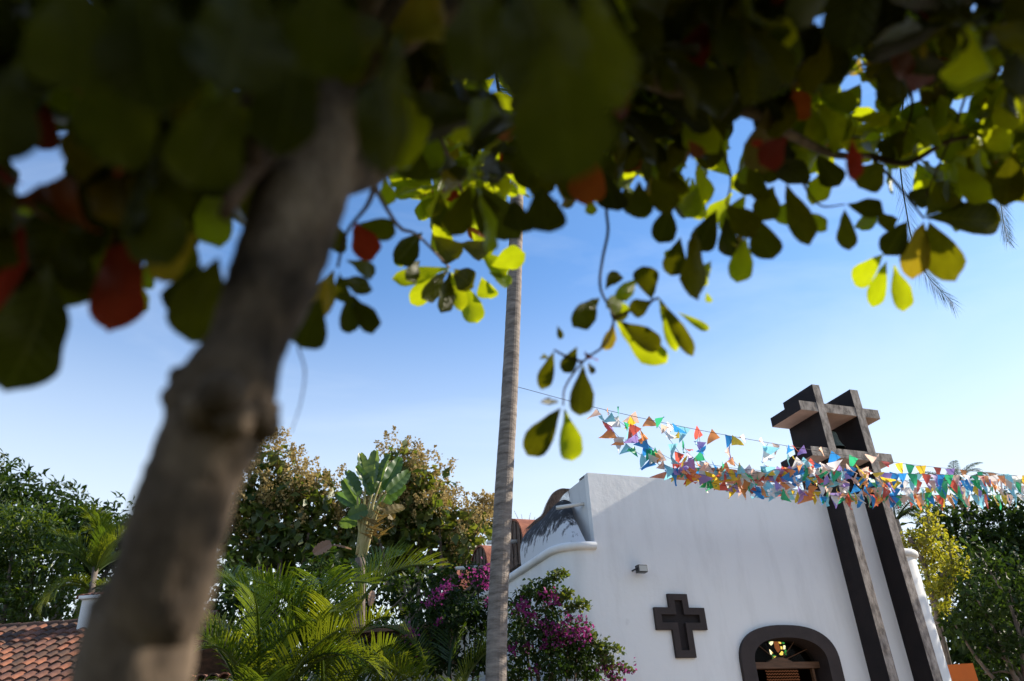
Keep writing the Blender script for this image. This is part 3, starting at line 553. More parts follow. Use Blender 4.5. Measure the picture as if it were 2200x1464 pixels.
COCO = [frond_mesh('coconut_frond', 1.0, 70, .22, R(35), R(75), R(8), M['coco'], .010, .9, 5), frond_mesh('coconut_frond', 1.0, 70, .22, R(60), R(80), R(10), M['coco'], .010, .7, 6), frond_mesh('coconut_frond', 1.0, 70, .22, R(5), R(70), R(0), M['coco'], .010, 1.0, 7)]
def put_frond(root, me, loc, az, size, tilt=0, roll=0, name='frond'):
    o = link(name, me, root); o.location = loc; o.rotation_euler = (tilt, roll, az); o.scale = (size, size, size); return o
def areca(label, bpx, Y, fr, nstem=6, top=2.3, group='areca palms in the garden bed', hs=1.38):
    b = atY(bpx, 1464, Y); b.z = 0; root = empty('areca_palm', b, label=label, cat='palm', group=group)
    for k in range(nstem):
        a = random.uniform(0, 6.28); q = Vector((math.cos(a)*.25, math.sin(a)*.2, 0)); h = top*random.uniform(.7, 1.1)
        MB().tube([q, q*1.4+Vector((0, 0, h*.5)), q*2+Vector((0, 0, h))], [.035, .03, .025], 8).build('cane', M['petiole'], root, smooth=True)
    for az, h, L_, k, tl in fr:
        put_frond(root, ARECA[k], (math.cos(az)*.2, math.sin(az)*.2, h*hs), az-math.pi/2, L_, tl)
def rfr(n, h0, h1, L0, L1, seed):
    g = random.Random(seed); out = []
    for i in range(n): out.append((2*math.pi*(i+g.uniform(-.3, .3))/n*2.0, g.uniform(h0, h1), g.uniform(L0, L1), g.choice([0, 0, 1, 2]), g.uniform(-.35, .15)))
    return out
areca('tall areca palm clump beside the leaning almond trunk', 560, 10.6, [(2.6, 2.3, 1.75, 0, .05), (0.4, 2.2, 1.7, 0, 0), (3.3, 1.9, 1.7, 2, -.1), (4.9, 2.0, 1.5, 1, -.3), (0, 1.7, 1.7, 2, -.2)]+rfr(18, 1.2, 2.1, 1.3, 1.8, 3))
areca('areca palm clump between the almond trunk and the banana-like plant', 700, 11.4, [(0.9, 2.4, 1.9, 1, .0), (0.2, 2.35, 1.9, 0, 0), (2.7, 2.2, 1.8, 0, 0.1), (5.0, 2.1, 1.6, 0, -.3)]+rfr(18, 1.2, 2.2, 1.4, 1.9, 4))
areca('low areca palm at the foot of the almond trunk', 460, 9.6, rfr(12, 0.9, 1.5, 1.2, 1.6, 8), top=1.4, hs=1.2)
areca('areca palm growing through the bougainvillea beside the coconut trunk', 950, 12.0, [(1.2, 2.4, 1.5, 1, 0), (2.8, 2.3, 1.5, 0, 0)]+rfr(11, 1.2, 2.2, 1.2, 1.6, 5), hs=1.2)
areca('small areca palm in front of the bougainvillea by the facade', 1215, 10.9, rfr(10, 0.55, 1.0, 1.1, 1.4, 6), top=1.3, hs=1.7)
areca('areca palm beside the small dark shed', 830, 12.4, rfr(10, 1.3, 1.9, 1.2, 1.5, 7), hs=1.3)

def coco_trunk(root, path, rads, b):
    pts = spline([Vector(p)-b for p in path], 150); mb = MB(); seg = 20; rows = []
    rr = spline([(r_, 0) for r_ in rads], 150)[:, 0]
    for i, p in enumerate(pts):
        st = (i % 3)/3.0; r_ = rr[i]*(1.0+0.035*(0.5-st)); row = []
        for k in range(seg):
            a = 2*math.pi*k/seg; row.append((p[0]+r_*(1+.03*noise.noise((math.cos(a)*2, math.sin(a)*2, i*.13)))*math.cos(a), p[1]+r_*math.sin(a), p[2]+.03*math.sin(a+i*.02)+.012*noise.noise((math.cos(a)*3, math.sin(a)*3, i*.5))))
        rows.append(row)
    mb.grid(rows, closed=True); return mb.build('trunk', M['coco_bark'], root, smooth=False)
YP = 10.0
pb = atY(1066, 1464, YP); path = [Vector((pb.x-.06, YP, 0)), pb, atY(1080, 1100, YP+.02), atY(1097, 800, YP+.05), atY(1108, 520, YP+.1), atY(1112, 300, YP+.1), atY(1110, 60, YP+.1)]
base = Vector(path[0]); CP = empty('coconut_palm', base, label='tall slender coconut palm with ringed grey trunk holding the flag wire', cat='palm', group='coconut palms')
coco_trunk(CP, path, [.17, .128, .122, .116, .108, .10, .09], base)
top = Vector(path[-1])-base
for az, k, tl, L_ in ((0.3, 0, .3, 3.0), (1.2, 1, 0, 3.0), (2.2, 0, .3, 3.0), (3.0, 0, .4, 2.8), (3.9, 1, .1, 3.0), (4.7, 1, 0, 3.0), (5.5, 0, .3, 2.8), (0.8, 1, .3, 3.0), (2.7, 1, .4, 2.9)):
    put_frond(CP, COCO[k], top, az-math.pi/2, L_, tl)
for az, k, tl, L_ in ((3.2, 2, -1.15, 2.4), (2.4, 2, -1.2, 2.0)):
    put_frond(CP, COCO[k], top+Vector((-.05, -.05, -.1)), az-math.pi/2, L_, tl)
MB().tube([(0, 0, 0), (0, 0, .35)], [.16, .04], 10).build('crown_shaft', M['petiole'], CP, smooth=True).location = top-Vector((0, 0, .1))
def far_palm(label, cpx, cpy, Y, fr, L_, trunk_r=.13, group='coconut palms', lean=0.3):
    t = atY(cpx, cpy, Y); b = Vector((t.x+lean, t.y, 0)); root = empty('coconut_palm', b, label=label, cat='palm', group=group)
    coco_trunk(root, [b, b.lerp(t, .5)+Vector((-.1, 0, 0)), t], [trunk_r*1.3, trunk_r, trunk_r*.8], b)
    for az, k, tl, s in fr: put_frond(root, COCO[k], t-b, az-math.pi/2, L_*s, tl)
    return root
far_palm('small coconut palm crown showing above the flags beyond the church', 2058, 1055, 29, [(0.2, 1, .1, 1), (1.0, 1, .3, 1), (1.9, 1, .3, .9), (2.8, 1, .15, 1), (3.6, 0, .2, .9), (4.4, 1, .2, .9), (5.3, 1, .1, .9), (6.0, 0, .2, 1), (3.0, 0, .0, .8)], 1.6)
far_palm('coconut palm close behind the right end of the church', 1925, 1120, 21, [(0.2, 0, .15, 1), (1.0, 1, .0, 1), (2.6, 0, .0, .7), (3.4, 1, .1, .7), (5.2, 0, .1, 1), (5.9, 0, 0, 1), (0.6, 0, 0, 1)], 1.5, .10)
RP = far_palm('tall coconut palm at the forecourt edge, its fronds hanging into the almond leaves', 2350, -260, 8.5, [(2.4, 0, .3, 1), (1.5, 1, 0, 1), (0.5, 0, 0, 1), (5.5, 0, 0, 1), (4.4, 1, .2, 1)], 2.9, .11)
def hanging_frond(root, pl, Y, ll):
    b = Vector(root.location); pts = [Vector(q)-b for q in spline([atY(x, y, Y) for x, y in pl], 60)]; mb = MB(); mb.tube(pts, [.016*(1-i/62)+.002 for i in range(60)], 5, caps=False)
    for i in range(4, 59):
        for h in range(7):
            p = pts[i].lerp(pts[min(i+1, 59)], h/7); T = (pts[min(i+1, 59)]-pts[i-1]).normalized(); S_ = T.cross(Vector((0, 1, 0))).normalized()
            for s in (-1, 1):
                l = ll*(.4+.6*math.sin(math.pi*min(1, i/59*.9+.1)))*random.uniform(.7, 1.1); d = (T*1.2+S_*s*random.uniform(.1, .7)+Vector((0, random.uniform(-.5, .5), -.35))).normalized(); w = T*.004; m_ = p+d*l*.5; e_ = p+d*l+Vector((0, 0, -.12*l)); mb.add([p-w*.4, p+w*.4, m_+w, m_-w, e_], [(0, 1, 2, 3), (3, 2, 4)])
    return mb.build('frond', M['coco'], root)
hanging_frond(RP, [(2350, -260), (2140, -210), (1985, 20), (1935, 280), (1950, 470), (1985, 580), (2048, 652)], 8.3, .48)
hanging_frond(RP, [(2350, -260), (2240, -120), (2165, 120), (2140, 330), (2152, 450), (2165, 520)], 8.6, .45)
# palm with stiff feather fronds in front of the left trees
t = atY(208, 1205, 19.5); b = Vector((t.x, t.y, 0)); FP = empty('feather_palm', b, label='small bright feather palm in front of the dark trees behind the tiled roof', cat='palm')
MB().tube([(0, 0, 0), (0.1, 0, t.z*.5), t-b], [.10, .08, .07], 10).build('trunk', M['bark_grey'], FP, smooth=True)
for i in range(26):
    az = 2*math.pi*i/26*3.0+.2; lv = (i % 3); put_frond(FP, ARECA[i % 3], t-b-Vector((0, 0, .35*lv)), az-math.pi/2, random.uniform(1.15, 1.5), (.25, -.3, -.95)[lv]+random.uniform(-.15, .15))

# ------------------------------------------------------------------ traveller's palm (banana-like)
def blade_mesh(name, mat, torn=0, seed=0, curl=.12):
    g = random.Random(seed); n = 22; mb = MB(); mid, lf, rt = [], [], []
    for i in range(n+1):
        t = i/n; w = .5*(math.sin(math.pi*min(1, t*.86+.10))**.55)*(1 if t < .97 else .5); z = -curl*t*t; tear = (.8 if (torn and i in (6, 11, 15)) else 1)*g.uniform(.97, 1.0)
        mid.append((0, t, z)); lf.append((-w*tear, t+.02, z+.07+.012*math.sin(i*1.3))); rt.append((w*tear, t+.02, z+.07+.012*math.cos(i*1.7)))
    for side in (lf, rt):
        q1 = [tuple(Vector(a).lerp(Vector(b_), .5)+Vector((0, 0, .012))) for a, b_ in zip(mid, side)]
        mb.grid([mid, q1, side])
    return mesh(name, mb.v, mb.f, True, mat)
BAN = [blade_mesh('traveller_blade', M['banana'], 0, 1), blade_mesh('traveller_blade', M['banana'], 1, 2, .2), blade_mesh('traveller_blade', M['banana'], 1, 3, .3)]
def between(root, me, B, T, W, Nrm, name='leaf', mat=None, inv=Vector((0, 0, 0))):
    y = (T-B); L_ = y.length; y.normalize(); z = (Nrm-y*Nrm.dot(y)).normalized(); x = y.cross(z)
    o = link(name, me, root); B = B-inv
    o.matrix_basis = Matrix(((x.x*W, y.x*L_, z.x*L_, B.x), (x.y*W, y.y*L_, z.y*L_, B.y), (x.z*W, y.z*L_, z.z*L_, B.z), (0, 0, 0, 1)))
    if mat: setmat(o, mat)
    return o
YT = 16.0; tb = atY(770, 1464, YT); tb.z = 0
TP = empty('traveller_palm', tb, label='tall banana-like plant with paddle leaves on a pale stem', cat='plant')
pth = [Vector((tb.x, YT, 0)), atY(768, 1464, YT), atY(772, 1300, YT), atY(774, 1200, YT)]
MB().tube(spline([p-tb for p in pth], 14), [.14-.003*i for i in range(14)], 12, lump=.1).build('trunk', M['bark_grey'], TP, smooth=True)
fan0 = atY(775, 1190, YT)
for k, (bx, by, tx, ty, w, kind) in enumerate([(797, 1066, 803, 966, 33, 0), (786, 1040, 777, 970, 24, 0), (818, 1036, 826, 968, 24, 0), (823, 1054, 862, 982, 27, 0), (830, 1060, 884, 1010, 25, 0), (768, 1068, 752, 1000, 27, 1), (772, 1085, 735, 1030, 25, 1), (808, 1100, 866, 1042, 26, 2), (824, 1104, 868, 1082, 24, 3), (790, 1095, 748, 1108, 30, 2), (800, 1062, 770, 1000, 22, 0), (806, 1062, 842, 990, 24, 0), (770, 1090, 722, 1060, 22, 1), (776, 1110, 730, 1130, 26, 1), (812, 1085, 850, 1110, 24, 3)]):
    dY = random.uniform(-.35, .25); B = atY(bx, by, YT+dY); T = atY(tx, ty, YT+dY+random.uniform(-.3, .3)); nr = (CAM-B).normalized()+Vector((random.uniform(-.7, .7), 0, random.uniform(-.2, .6)))
    lf = between(TP, BAN[k % 3], B, T, w*pxm(B)*1.15, nr, 'leaf', M['banana_old'] if kind == 3 else None, tb)
    pt = spline([fan0-tb+Vector((random.uniform(-.06, .06), 0, random.uniform(-.3, .1))), (fan0.lerp(B, .55)-tb)+Vector((random.uniform(-.03, .03), 0, .1)), B-tb], 8)
    MB().tube(pt, [.05, .045, .04, .034, .028, .024, .02, .016], 8).build('petiole', M['petiole'], TP, smooth=True)
mb = MB(); o = atY(808, 1132, YT-.3)-tb
for k in range(22):                                   # spiky flower bracts
    a = random.uniform(-.6, 1.2); q = o+Vector((random.uniform(-.1, .12), random.uniform(-.1, .1), random.uniform(-.25, .22))); d = Vector((random.choice([-1, 1])*random.uniform(.15, .32), -.05, random.uniform(.02, .18))); w = Vector((0, 0, .03)); mb.add([q-w, q+w, q+d], [(0, 1, 2)]); mb.add([q-Vector((0, .03, 0)), q+Vector((0, .03, 0)), q+d], [(0, 1, 2)])
mb.build('flower_bracts', M['banana_old'], TP)
for bx, by, tx, ty, w in ((755, 1182, 712, 1166, 5), (712, 1168, 672, 1186, 26), (800, 1270, 797, 1300, 16), (756, 1330, 765, 1400, 30), (750, 1365, 752, 1430, 26), (786, 1350, 795, 1362, 16)):
    B = atY(bx, by, YT-.25); T = atY(tx, ty, YT-.3); between(TP, BAN[2], B, T, w*pxm(B), (CAM-B).normalized()+Vector((.3, 0, .4)), 'dead_leaf', M['dead'], tb)

# ------------------------------------------------------------------ bougainvillea
def bougain(label, cl, Y, bpx, flowers, shoots=()):
    b = atY(bpx, 1464, Y); b.z = 0; root = empty('bougainvillea', b, label=label, cat='shrub', group=None)
    big = [(atY(x, y, Y+random.uniform(-.25, .25))-b, r_*pxm(atY(x, y, Y))) for x, y, r_ in cl]; subs = []
    for c, r_ in big: subs += subclumps(c, r_, 8)
    mb = MB()
    for c, r_ in big: mb.tube(spline([(random.uniform(-.1, .1), random.uniform(-.1, .1), 0), c*.5+Vector((0, 0, .25)), c], 8), [.03-.003*i for i in range(8)], 6)
    tips, td, fl, fd = [], [], [], []
    for sh in shoots:
        s = spline([atY(x, y, Y-.3+.02*i)-b for i, (x, y) in enumerate(sh[0])], 26); mb.tube(s, [.008]*26, 5)
        for i in range(4, 26):
            for _ in range(9):
                q = s[i]+rng.normal(size=3)*.035; tips.append(q); td.append(unit(1)[0]+np.array([.3, 0, .1]))
                if i > 26*sh[1] and random.random() < .8: fl.append(q+rng.normal(size=3)*.03); fd.append(unit(1)[0])
    mb.build('stems', M['twig'], root, smooth=True)
    foliage('leaves', subs, 3000, .07, M['leaf_dark'], root, .6, .45, kind='stuff')
    if tips: extra_cloud('shoot_leaves', root, tips, td, .07, 'leaf_olive', .6)
    for x, y, r_, n in flowers:
        P = atY(x, y, Y-.35)-b; rr = r_*pxm(P+b); n = int(n*.55); q = rng.normal(size=(n, 3))*rr*.62; fl += list(q+np.array(P)); fd += list(unit(n))
    extra_cloud('flower_bracts', root, fl, fd, .048, 'bract', .9); return root
bougain('flowering magenta bougainvillea spilling over the white facade corner', [(1120, 1330, 45), (1170, 1290, 42), (1150, 1390, 60), (1220, 1350, 48), (1200, 1430, 60), (1240, 1400, 45), (1110, 1440, 50), (1130, 1270, 26), (1175, 1268, 22), (1262, 1440, 40)], 11.9, 1180,
        [(1125, 1298, 12, 70), (1140, 1325, 14, 90), (1180, 1285, 14, 80), (1195, 1290, 12, 60), (1170, 1345, 14, 70), (1190, 1355, 16, 120), (1215, 1362, 18, 150), (1240, 1370, 18, 150), (1255, 1365, 12, 70), (1170, 1385, 10, 60), (1132, 1390, 8, 40), (1100, 1395, 10, 60), (1150, 1440, 8, 40), (1220, 1330, 12, 60), (1250, 1335, 10, 50), (1200, 1380, 12, 60), (1112, 1310, 10, 50), (1265, 1350, 9, 40)],
        [([(1150, 1300), (1175, 1250), (1195, 1235), (1212, 1231)], 1.1), ([(1200, 1320), (1235, 1300), (1258, 1300)], 1.1), ([(1190, 1300), (1210, 1280), (1220, 1276)], 1.1), ([(1255, 1360), (1275, 1375), (1300, 1390), (1335, 1397)], 1.1), ([(1260, 1370), (1290, 1400), (1315, 1425), (1352, 1441)], .72), ([(1262, 1375), (1288, 1405), (1300, 1435), (1322, 1462)], .5)])
bougain('magenta bougainvillea tangled with an areca palm behind the coconut trunk', [(1030, 1250, 40), (960, 1300, 45), (1000, 1330, 60), (920, 1340, 50), (1040, 1320, 45), (930, 1410, 60), (1020, 1410, 60), (870, 1400, 40)], 12.6, 980,
        [(1040, 1225, 16, 80), (1020, 1235, 14, 50), (1050, 1240, 12, 50), (1000, 1245, 12, 20), (955, 1268, 14, 80), (940, 1282, 14, 80), (920, 1295, 12, 50), (965, 1262, 10, 40), (945, 1335, 8, 40), (882, 1364, 12, 100), (910, 1410, 8, 40), (1050, 1290, 10, 60), (1045, 1260, 12, 60), (814, 1434, 6, 40)])
# dark clipped hedge mass behind the garden bed
tree('garden_shrub', 'dense dark shrubbery behind the areca palms', 'shrub', [(520, 1330, 60), (620, 1350, 65), (720, 1340, 60), (860, 1300, 55), (800, 1330, 50), (900, 1250, 40), (480, 1240, 50), (640, 1260, 50), (740, 1260, 45), (560, 1260, 55), (690, 1230, 45), (830, 1250, 45), (960, 1240, 40), (480, 1320, 50), (420, 1300, 50), (950, 1330, 50), (560, 1400, 60), (700, 1410, 60), (830, 1390, 50)], 17.5, 380, .20, 'leaf_dark', r0=.08, aspect=.45)

# ------------------------------------------------------------------ tiled house, left
YR = 15.0; rid0 = atY(90, 1340, YR); ridz = rid0.z-.08
HS = empty('tiled_house', (-8.5, YR+1.5, 0), label='low house with weathered clay barrel-tile roof behind the almond trunk', cat='house'); hb = Vector(HS.location)
XA, XB = atY(-160, 1330, YR).x, atY(470, 1345, YR).x; SL = R(27); RL = 4.2
def roofp(x, s, off=0.0): return Vector((x-hb.x, YR-s*math.cos(SL)-off*math.sin(SL)-hb.y, ridz-s*math.sin(SL)+off*math.cos(SL)))
mb = MB(); mb.add([roofp(XA, 0), roofp(XB, 0), roofp(XB, RL), roofp(XA, RL)], [(3, 2, 1, 0)]); mb.add([roofp(XA, 0), roofp(XB, 0), roofp(XB, 0)+Vector((0, 3, -1.4)), roofp(XA, 0)+Vector((0, 3, -1.4))], [(0, 1, 2, 3)])
roof = mb.build('roof', M['terra_dark'], HS)
mb = MB(); e0 = ridz-RL*math.sin(SL); mb.box((XA+.3-hb.x, YR-RL*math.cos(SL)+.35-hb.y, 0), (XB-.3-hb.x, YR+2.6-hb.y, e0)); mb.build('wall', M['plaster'], HS)
def tile_mesh(name, mat, seed):
    g = random.Random(seed); mb = MB(); rows = []
    for t, r_ in ((0, .088), (.5, .094), (1.0, .10)):
        rows.append([(r_*math.cos(math.pi*k/8), -.40*t, .9*r_*math.sin(math.pi*k/8)+.022*t) for k in range(9)])
    mb.grid(rows); mb.grid([rows[-1], [(x*.86, y, z*.82-.004) for x, y, z in rows[-1]]]); return mesh(name, mb.v, mb.f, True, mat)
clay = [surf('clay_bright', [(0.3, (0.16, 0.058, 0.034)), (0.7, (0.28, 0.115, 0.065))], 9, .9, .3, 50), surf('clay_brown', [(0.3, (0.085, 0.04, 0.028)), (0.7, (0.17, 0.08, 0.055))], 9, .9, .3, 50), M['terra_dark']]
TM = [tile_mesh('roof_tile', clay[i], i) for i in range(3)]
cols_ = int((XB-XA)/.185); rows_ = int(RL/.30); done = 0; extra = []
for c in range(cols_):
    for r_ in range(rows_):
        x = XA+.1+c*.185; s = .05+r_*.30; p = roofp(x, s, .012); vis = True
        if (x+0*s) < atY(-60, 1400, YR-1).x or x > atY(215, 1400, YR-1).x or s > 2.6: extra.append((p, random.choice([0, 1, 1, 2]))); continue
        o = link('roof_tile', TM[random.choices([0, 1, 2], [.22, .38, .40])[0]], roof); o.location = p+Vector((random.uniform(-.008, .008), 0, random.uniform(0, .008))); o.rotation_euler = (SL, random.uniform(-.04, .04), random.uniform(-.03, .03)); done += 1
v, f, mi = [], [], []
for p, k in extra:
    n = len(v); mt = Matrix.Translation(p) @ Matrix.Rotation(SL, 4, 'X'); v += [mt @ q.co for q in TM[0].vertices]; f += [tuple(i+n for i in pl.vertices) for pl in TM[0].polygons]; mi += [k]*len(TM[0].polygons)
link('roof_tiles_beyond', mesh('roof_tiles_beyond', v, f, True, clay, mi), roof, kind='stuff')
mb = MB()
for i in range(int((XB-XA)/.36)):
    x = XA+i*.36; mb.grid([[(x-hb.x+t*.40, YR-hb.y+.11*math.cos(math.pi*k/8), ridz+.01+.015*t+.10*math.sin(math.pi*k/8)) for k in range(9)] for t in (0, 1)])
mb.build('ridge_tiles', M['terra_dark'], roof, smooth=True)
cp = atY(192, 1345, YR-.3); ch = empty('chimney', cp-hb-Vector((0, 0, .15))); ch.parent = HS
MB().box((-.13, -.18, 0), (.16, .18, .58)).build('chimney_stack', M['plaster'], ch, bevel=.01); MB().box((-.18, -.23, .58), (.21, .23, .64)).build('chimney_cornice', M['plaster'], ch, bevel=.01)
for i in range(4):
    o = link('cap_tile', TM[i % 3], ch); o.location = (-.15+.11*i, .2, .70); o.rotation_euler = (.35, 0, 0)
# small dark shed and low coping wall among the palms
sh = empty('garden_shed', (atY(860, 1464, 14.5).x, 14.5, 0), label='small dark timber shed half hidden behind the palms', cat='shed'); x0 = sh.location.x; zt = atY(870, 1343, 14.5).z
MB().box((-1.0, -.1, zt-.1), (1.0, 1.4, zt)).build('roof_board', M['wood'], sh); MB().box((-.9, .9, 0), (.9, 1.0, zt-.1)).build('back_wall', M['black'], sh)
for x in (-.9, .9): MB().box((x-.05, 0, 0), (x+.05, .1, zt-.1)).build('post', M['wood'], sh)
wl_ = empty('garden_wall', (atY(650, 1464, 13.4).x, 13.4, 0), label='low white garden wall with clay tile coping under the palms', cat='wall'); zt = atY(820, 1438, 13.4).z
MB().box((-1.8, 0, 0), (2.6, .18, zt)).build('wall_body', M['plaster'], wl_)
for i in range(24):
    o = link('coping_tile', TM[i % 3], wl_); o.location = (-1.75+.185*i, .26, zt+.02); o.rotation_euler = (.12, 0, 0)
# shade tree at the forecourt edge, right of the picture
q1 = CH.matrix_basis @ Vector((5.6, -.4, 3.0)); stc = [q1+SUN*7.5+Vector((random.uniform(-1, 1), random.uniform(-.8, .8), random.uniform(-1.4, .45))) for _ in range(9)]
sb_ = Vector((stc[0].x+.6, stc[0].y-.2, 0)); ST = empty('forecourt_tree', sb_, label='leafy shade tree at the forecourt edge beyond the golden trees', cat='tree')
limbs(ST, (0, 0, 0), [c-sb_ for c in stc], .16, M['bark_grey']); ss = []
for c in stc: ss += subclumps(c-sb_, random.uniform(.6, .9), 8)
foliage('crown', ss, 150, .2, M['leaf_dark'], ST, .45, kind='stuff')
def _px(P): q = P-CAM; z = q.dot(CF); return 1100+F*q.dot(CR)/z, 732-F*q.dot(CU)/z
print('shade tree px', [tuple(round(v) for v in _px(c)) for c in stc])

# ------------------------------------------------------------------ bunting
def flagY(px): return YP+0.02+(px-1113)/1087*3.0
FC = {'blue': (0.04, 0.30, 0.72), 'cyan': (0.30, 0.70, 0.82), 'green': (0.05, 0.50, 0.22), 'yellow': (0.86, 0.60, 0.05), 'orange': (0.88, 0.34, 0.12), 'red': (0.75, 0.13, 0.09), 'purple': (0.40, 0.28, 0.66), 'salmon': (0.88, 0.60, 0.48), 'white': (0.85, 0.82, 0.82)}
FM = {}
for k, c in FC.items():
    m, nt, out = newmat('flag_'+k); L = nt.links.new; d = N(nt, 'ShaderNodeBsdfPrincipled', Roughness=.45); d.inputs['Base Color'].default_value = (*c, 1); t = N(nt, 'ShaderNodeBsdfTranslucent'); t.inputs['Color'].default_value = (*c, 1)
    mx = N(nt, 'ShaderNodeMixShader', Fac=.5); L(d.outputs[0], mx.inputs[1]); L(t.outputs[0], mx.inputs[2]); L(mx.outputs[0], out.inputs[0]); FM[k] = m
def flag_mesh(seed):
    g = random.Random(seed); mb = MB(); rows = []; ph = g.uniform(0, 6); am = g.uniform(.08, .22); tw = g.uniform(-.7, .7)
    for i in range(7):
        t = i/6; w = .5*(1-t)*.98+.004; row = []
        for x in (-1, -.33, .33, 1):
            p = Vector((x*w, am*math.sin(ph+t*4+x*.9)*t, -t*1.15)); p.rotate(Matrix.Rotation(tw*t, 3, 'Z')); row.append(p)
        rows.append(row)
    mb.grid(rows); return mesh('flag', mb.v, mb.f, True, FM['blue'])
FLAGS = [flag_mesh(i) for i in range(8)]
cols9 = ['blue', 'orange', 'cyan', 'yellow', 'white', 'green', 'salmon', 'cyan', 'red', 'yellow', 'purple', 'orange', 'white', 'blue', 'green', 'salmon']
def bunting(label, pts, spacing, wind=0.5, cord=.003, dY=0.0, size=.17, start=0.0, end=1.0, name='flag_garland'):
    P = [atY(p[0], p[1], flagY(p[0])+dY+(p[2] if len(p) > 2 else 0)) for p in pts]; s = [Vector(q) for q in spline(P, 260)]
    b = Vector((s[0].x, s[0].y, s[0].z)); root = empty(name, b, label=label, cat='bunting', group=None)
    MB().tube([q-b for q in s[::3]], cord, 5).build('cord', M['cable'], root)
    acc = 0; nxt = spacing*.5; tot = sum((s[i+1]-s[i]).length for i in range(259)); ci = random.randrange(16)
    for i in range(259):
        seg = (s[i+1]-s[i]).length
        while acc+seg > nxt:
            q = s[i].lerp(s[i+1], (nxt-acc)/seg); fr_ = nxt/tot
            vis = start <= fr_ <= end
            if vis:
                px = 1100+F*(q-CAM).dot(CR)/(q-CAM).dot(CF)
                if px < 2300:
                    wd = wind*max(0, min(1, (2020-px)/250)) if wind else 0
                    o = link('flag', random.choice(FLAGS), root); ci = (ci+random.choice([1, 1, 2, 3, 5])) % 16; setmat(o, FM[cols9[ci]])
                    T = (s[i+1]-s[i]); T.z *= .4; az = math.atan2(T.y, T.x)+random.gauss(0, .35)
                    o.location = q-b; sz = size*random.uniform(.85, 1.15)
                    # wind from the right swings the flags up and to the left
                    o.rotation_euler = (random.gauss(0, .25+.55*wd), wd*random.uniform(.2, 1.9)+random.gauss(0, .12), az+(random.uniform(-1.2, 1.2) if wd > .2 else 0)); o.scale = (sz, sz, sz*1.1)
            nxt += spacing*random.uniform(.7, 1.3)
        acc += seg
    return root
wire_px = [(1113, 832), (1280, 876), (1480, 920), (1700, 960), (1920, 994), (2098, 1013), (2200, 1024), (2480, 1050)]
bunting('thin flag wire tied to the coconut trunk with a few scattered flags', wire_px, .26, .8, .004, start=.12)
G = [('lowest flag garland, crowded with coloured triangles, sagging across the facade', [(1282, 878), (1300, 905), (1330, 940), (1368, 972), (1405, 992), (1450, 1014), (1530, 1036), (1620, 1046), (1720, 1054), (1850, 1062), (2000, 1064), (2200, 1062), (2470, 1052)], .105, 0.0),
     ('flag garland just above the lowest one, sagging across the facade', [(1356, 894), (1374, 930), (1396, 960), (1414, 988), (1452, 1008), (1545, 1026), (1650, 1036), (1800, 1046), (2000, 1048), (2200, 1044), (2472, 1048)], .125, .25),
     ('middle flag garland dropping from the wire and crossing the tower front', [(1402, 904), (1428, 930), (1448, 957), (1472, 986), (1515, 1006), (1610, 1022), (1750, 1026), (1900, 1032), (2080, 1032), (2200, 1030), (2474, 1046)], .125, .45),
     ('upper flag garland dropping steeply from the wire before the tower', [(1500, 924), (1504, 950), (1510, 978), (1530, 1006), (1590, 1020), (1690, 1008), (1800, 1012), (1950, 1018), (2100, 1022), (2200, 1024), (2476, 1044)], .14, .6),
     ('short flag garland hanging from the wire between palm and tower', [(1575, 940), (1566, 962), (1572, 985), (1600, 1010), (1660, 1024), (1740, 1030), (1820, 1036)], .11, .3),
     ('short flag garland hanging from the wire beside the tower beams', [(1650, 953), (1640, 975), (1644, 1000), (1680, 1010), (1740, 1006), (1800, 1000), (1880, 1010)], .10, .5),
     ('second short flag garland strung close across the tower pillars', [(1690, 959), (1700, 985), (1750, 994), (1830, 1022), (1910, 1034)], .10, .7),
     ('loose flag strand fanning out from the wire end nearest the palm', [(1300, 881), (1330, 905), (1372, 940), (1420, 975), (1480, 1002), (1560, 1014)], .12, .1),
     ('second loose flag strand fanning out from the wire near the palm', [(1440, 912), (1462, 935), (1470, 962), (1500, 990), (1560, 1004), (1640, 1012)], .12, .35),
     ('dense flag garland doubled along the lowest one before the facade', [(1440, 1006), (1500, 1030), (1600, 1052), (1700, 1062), (1800, 1066), (1900, 1068), (2000, 1058)], .10, .15)]
for lb, pts, spc, dy in G: bunting(lb, pts, spc*1.02, .8, .003, -dy*.3)
# post that holds the far ends, outside the picture
pp = atY(2480, 1050, flagY(2480)); po = empty('flag_post', (pp.x, pp.y, 0), label='plain timber post holding the far ends of the flag strings', cat='post')
MB().tube([(0, 0, 0), (0, 0, pp.z+.15)], [.07, .05], 10).build('post_shaft', M['wood'], po, smooth=True); MB().tube([(-.12, 0, pp.z), (.12, 0, pp.z)], .012, 6).build('hook', M['metal_black'], po)

# ------------------------------------------------------------------ almond tree in the foreground
tb0 = atD(300, 1464, 1.0); AB = Vector((tb0.x-.02, tb0.y, 0))
AL = empty('almond_tree', AB, label='leaning almond tree trunk under a canopy of broad green and red leaves', cat='tree')
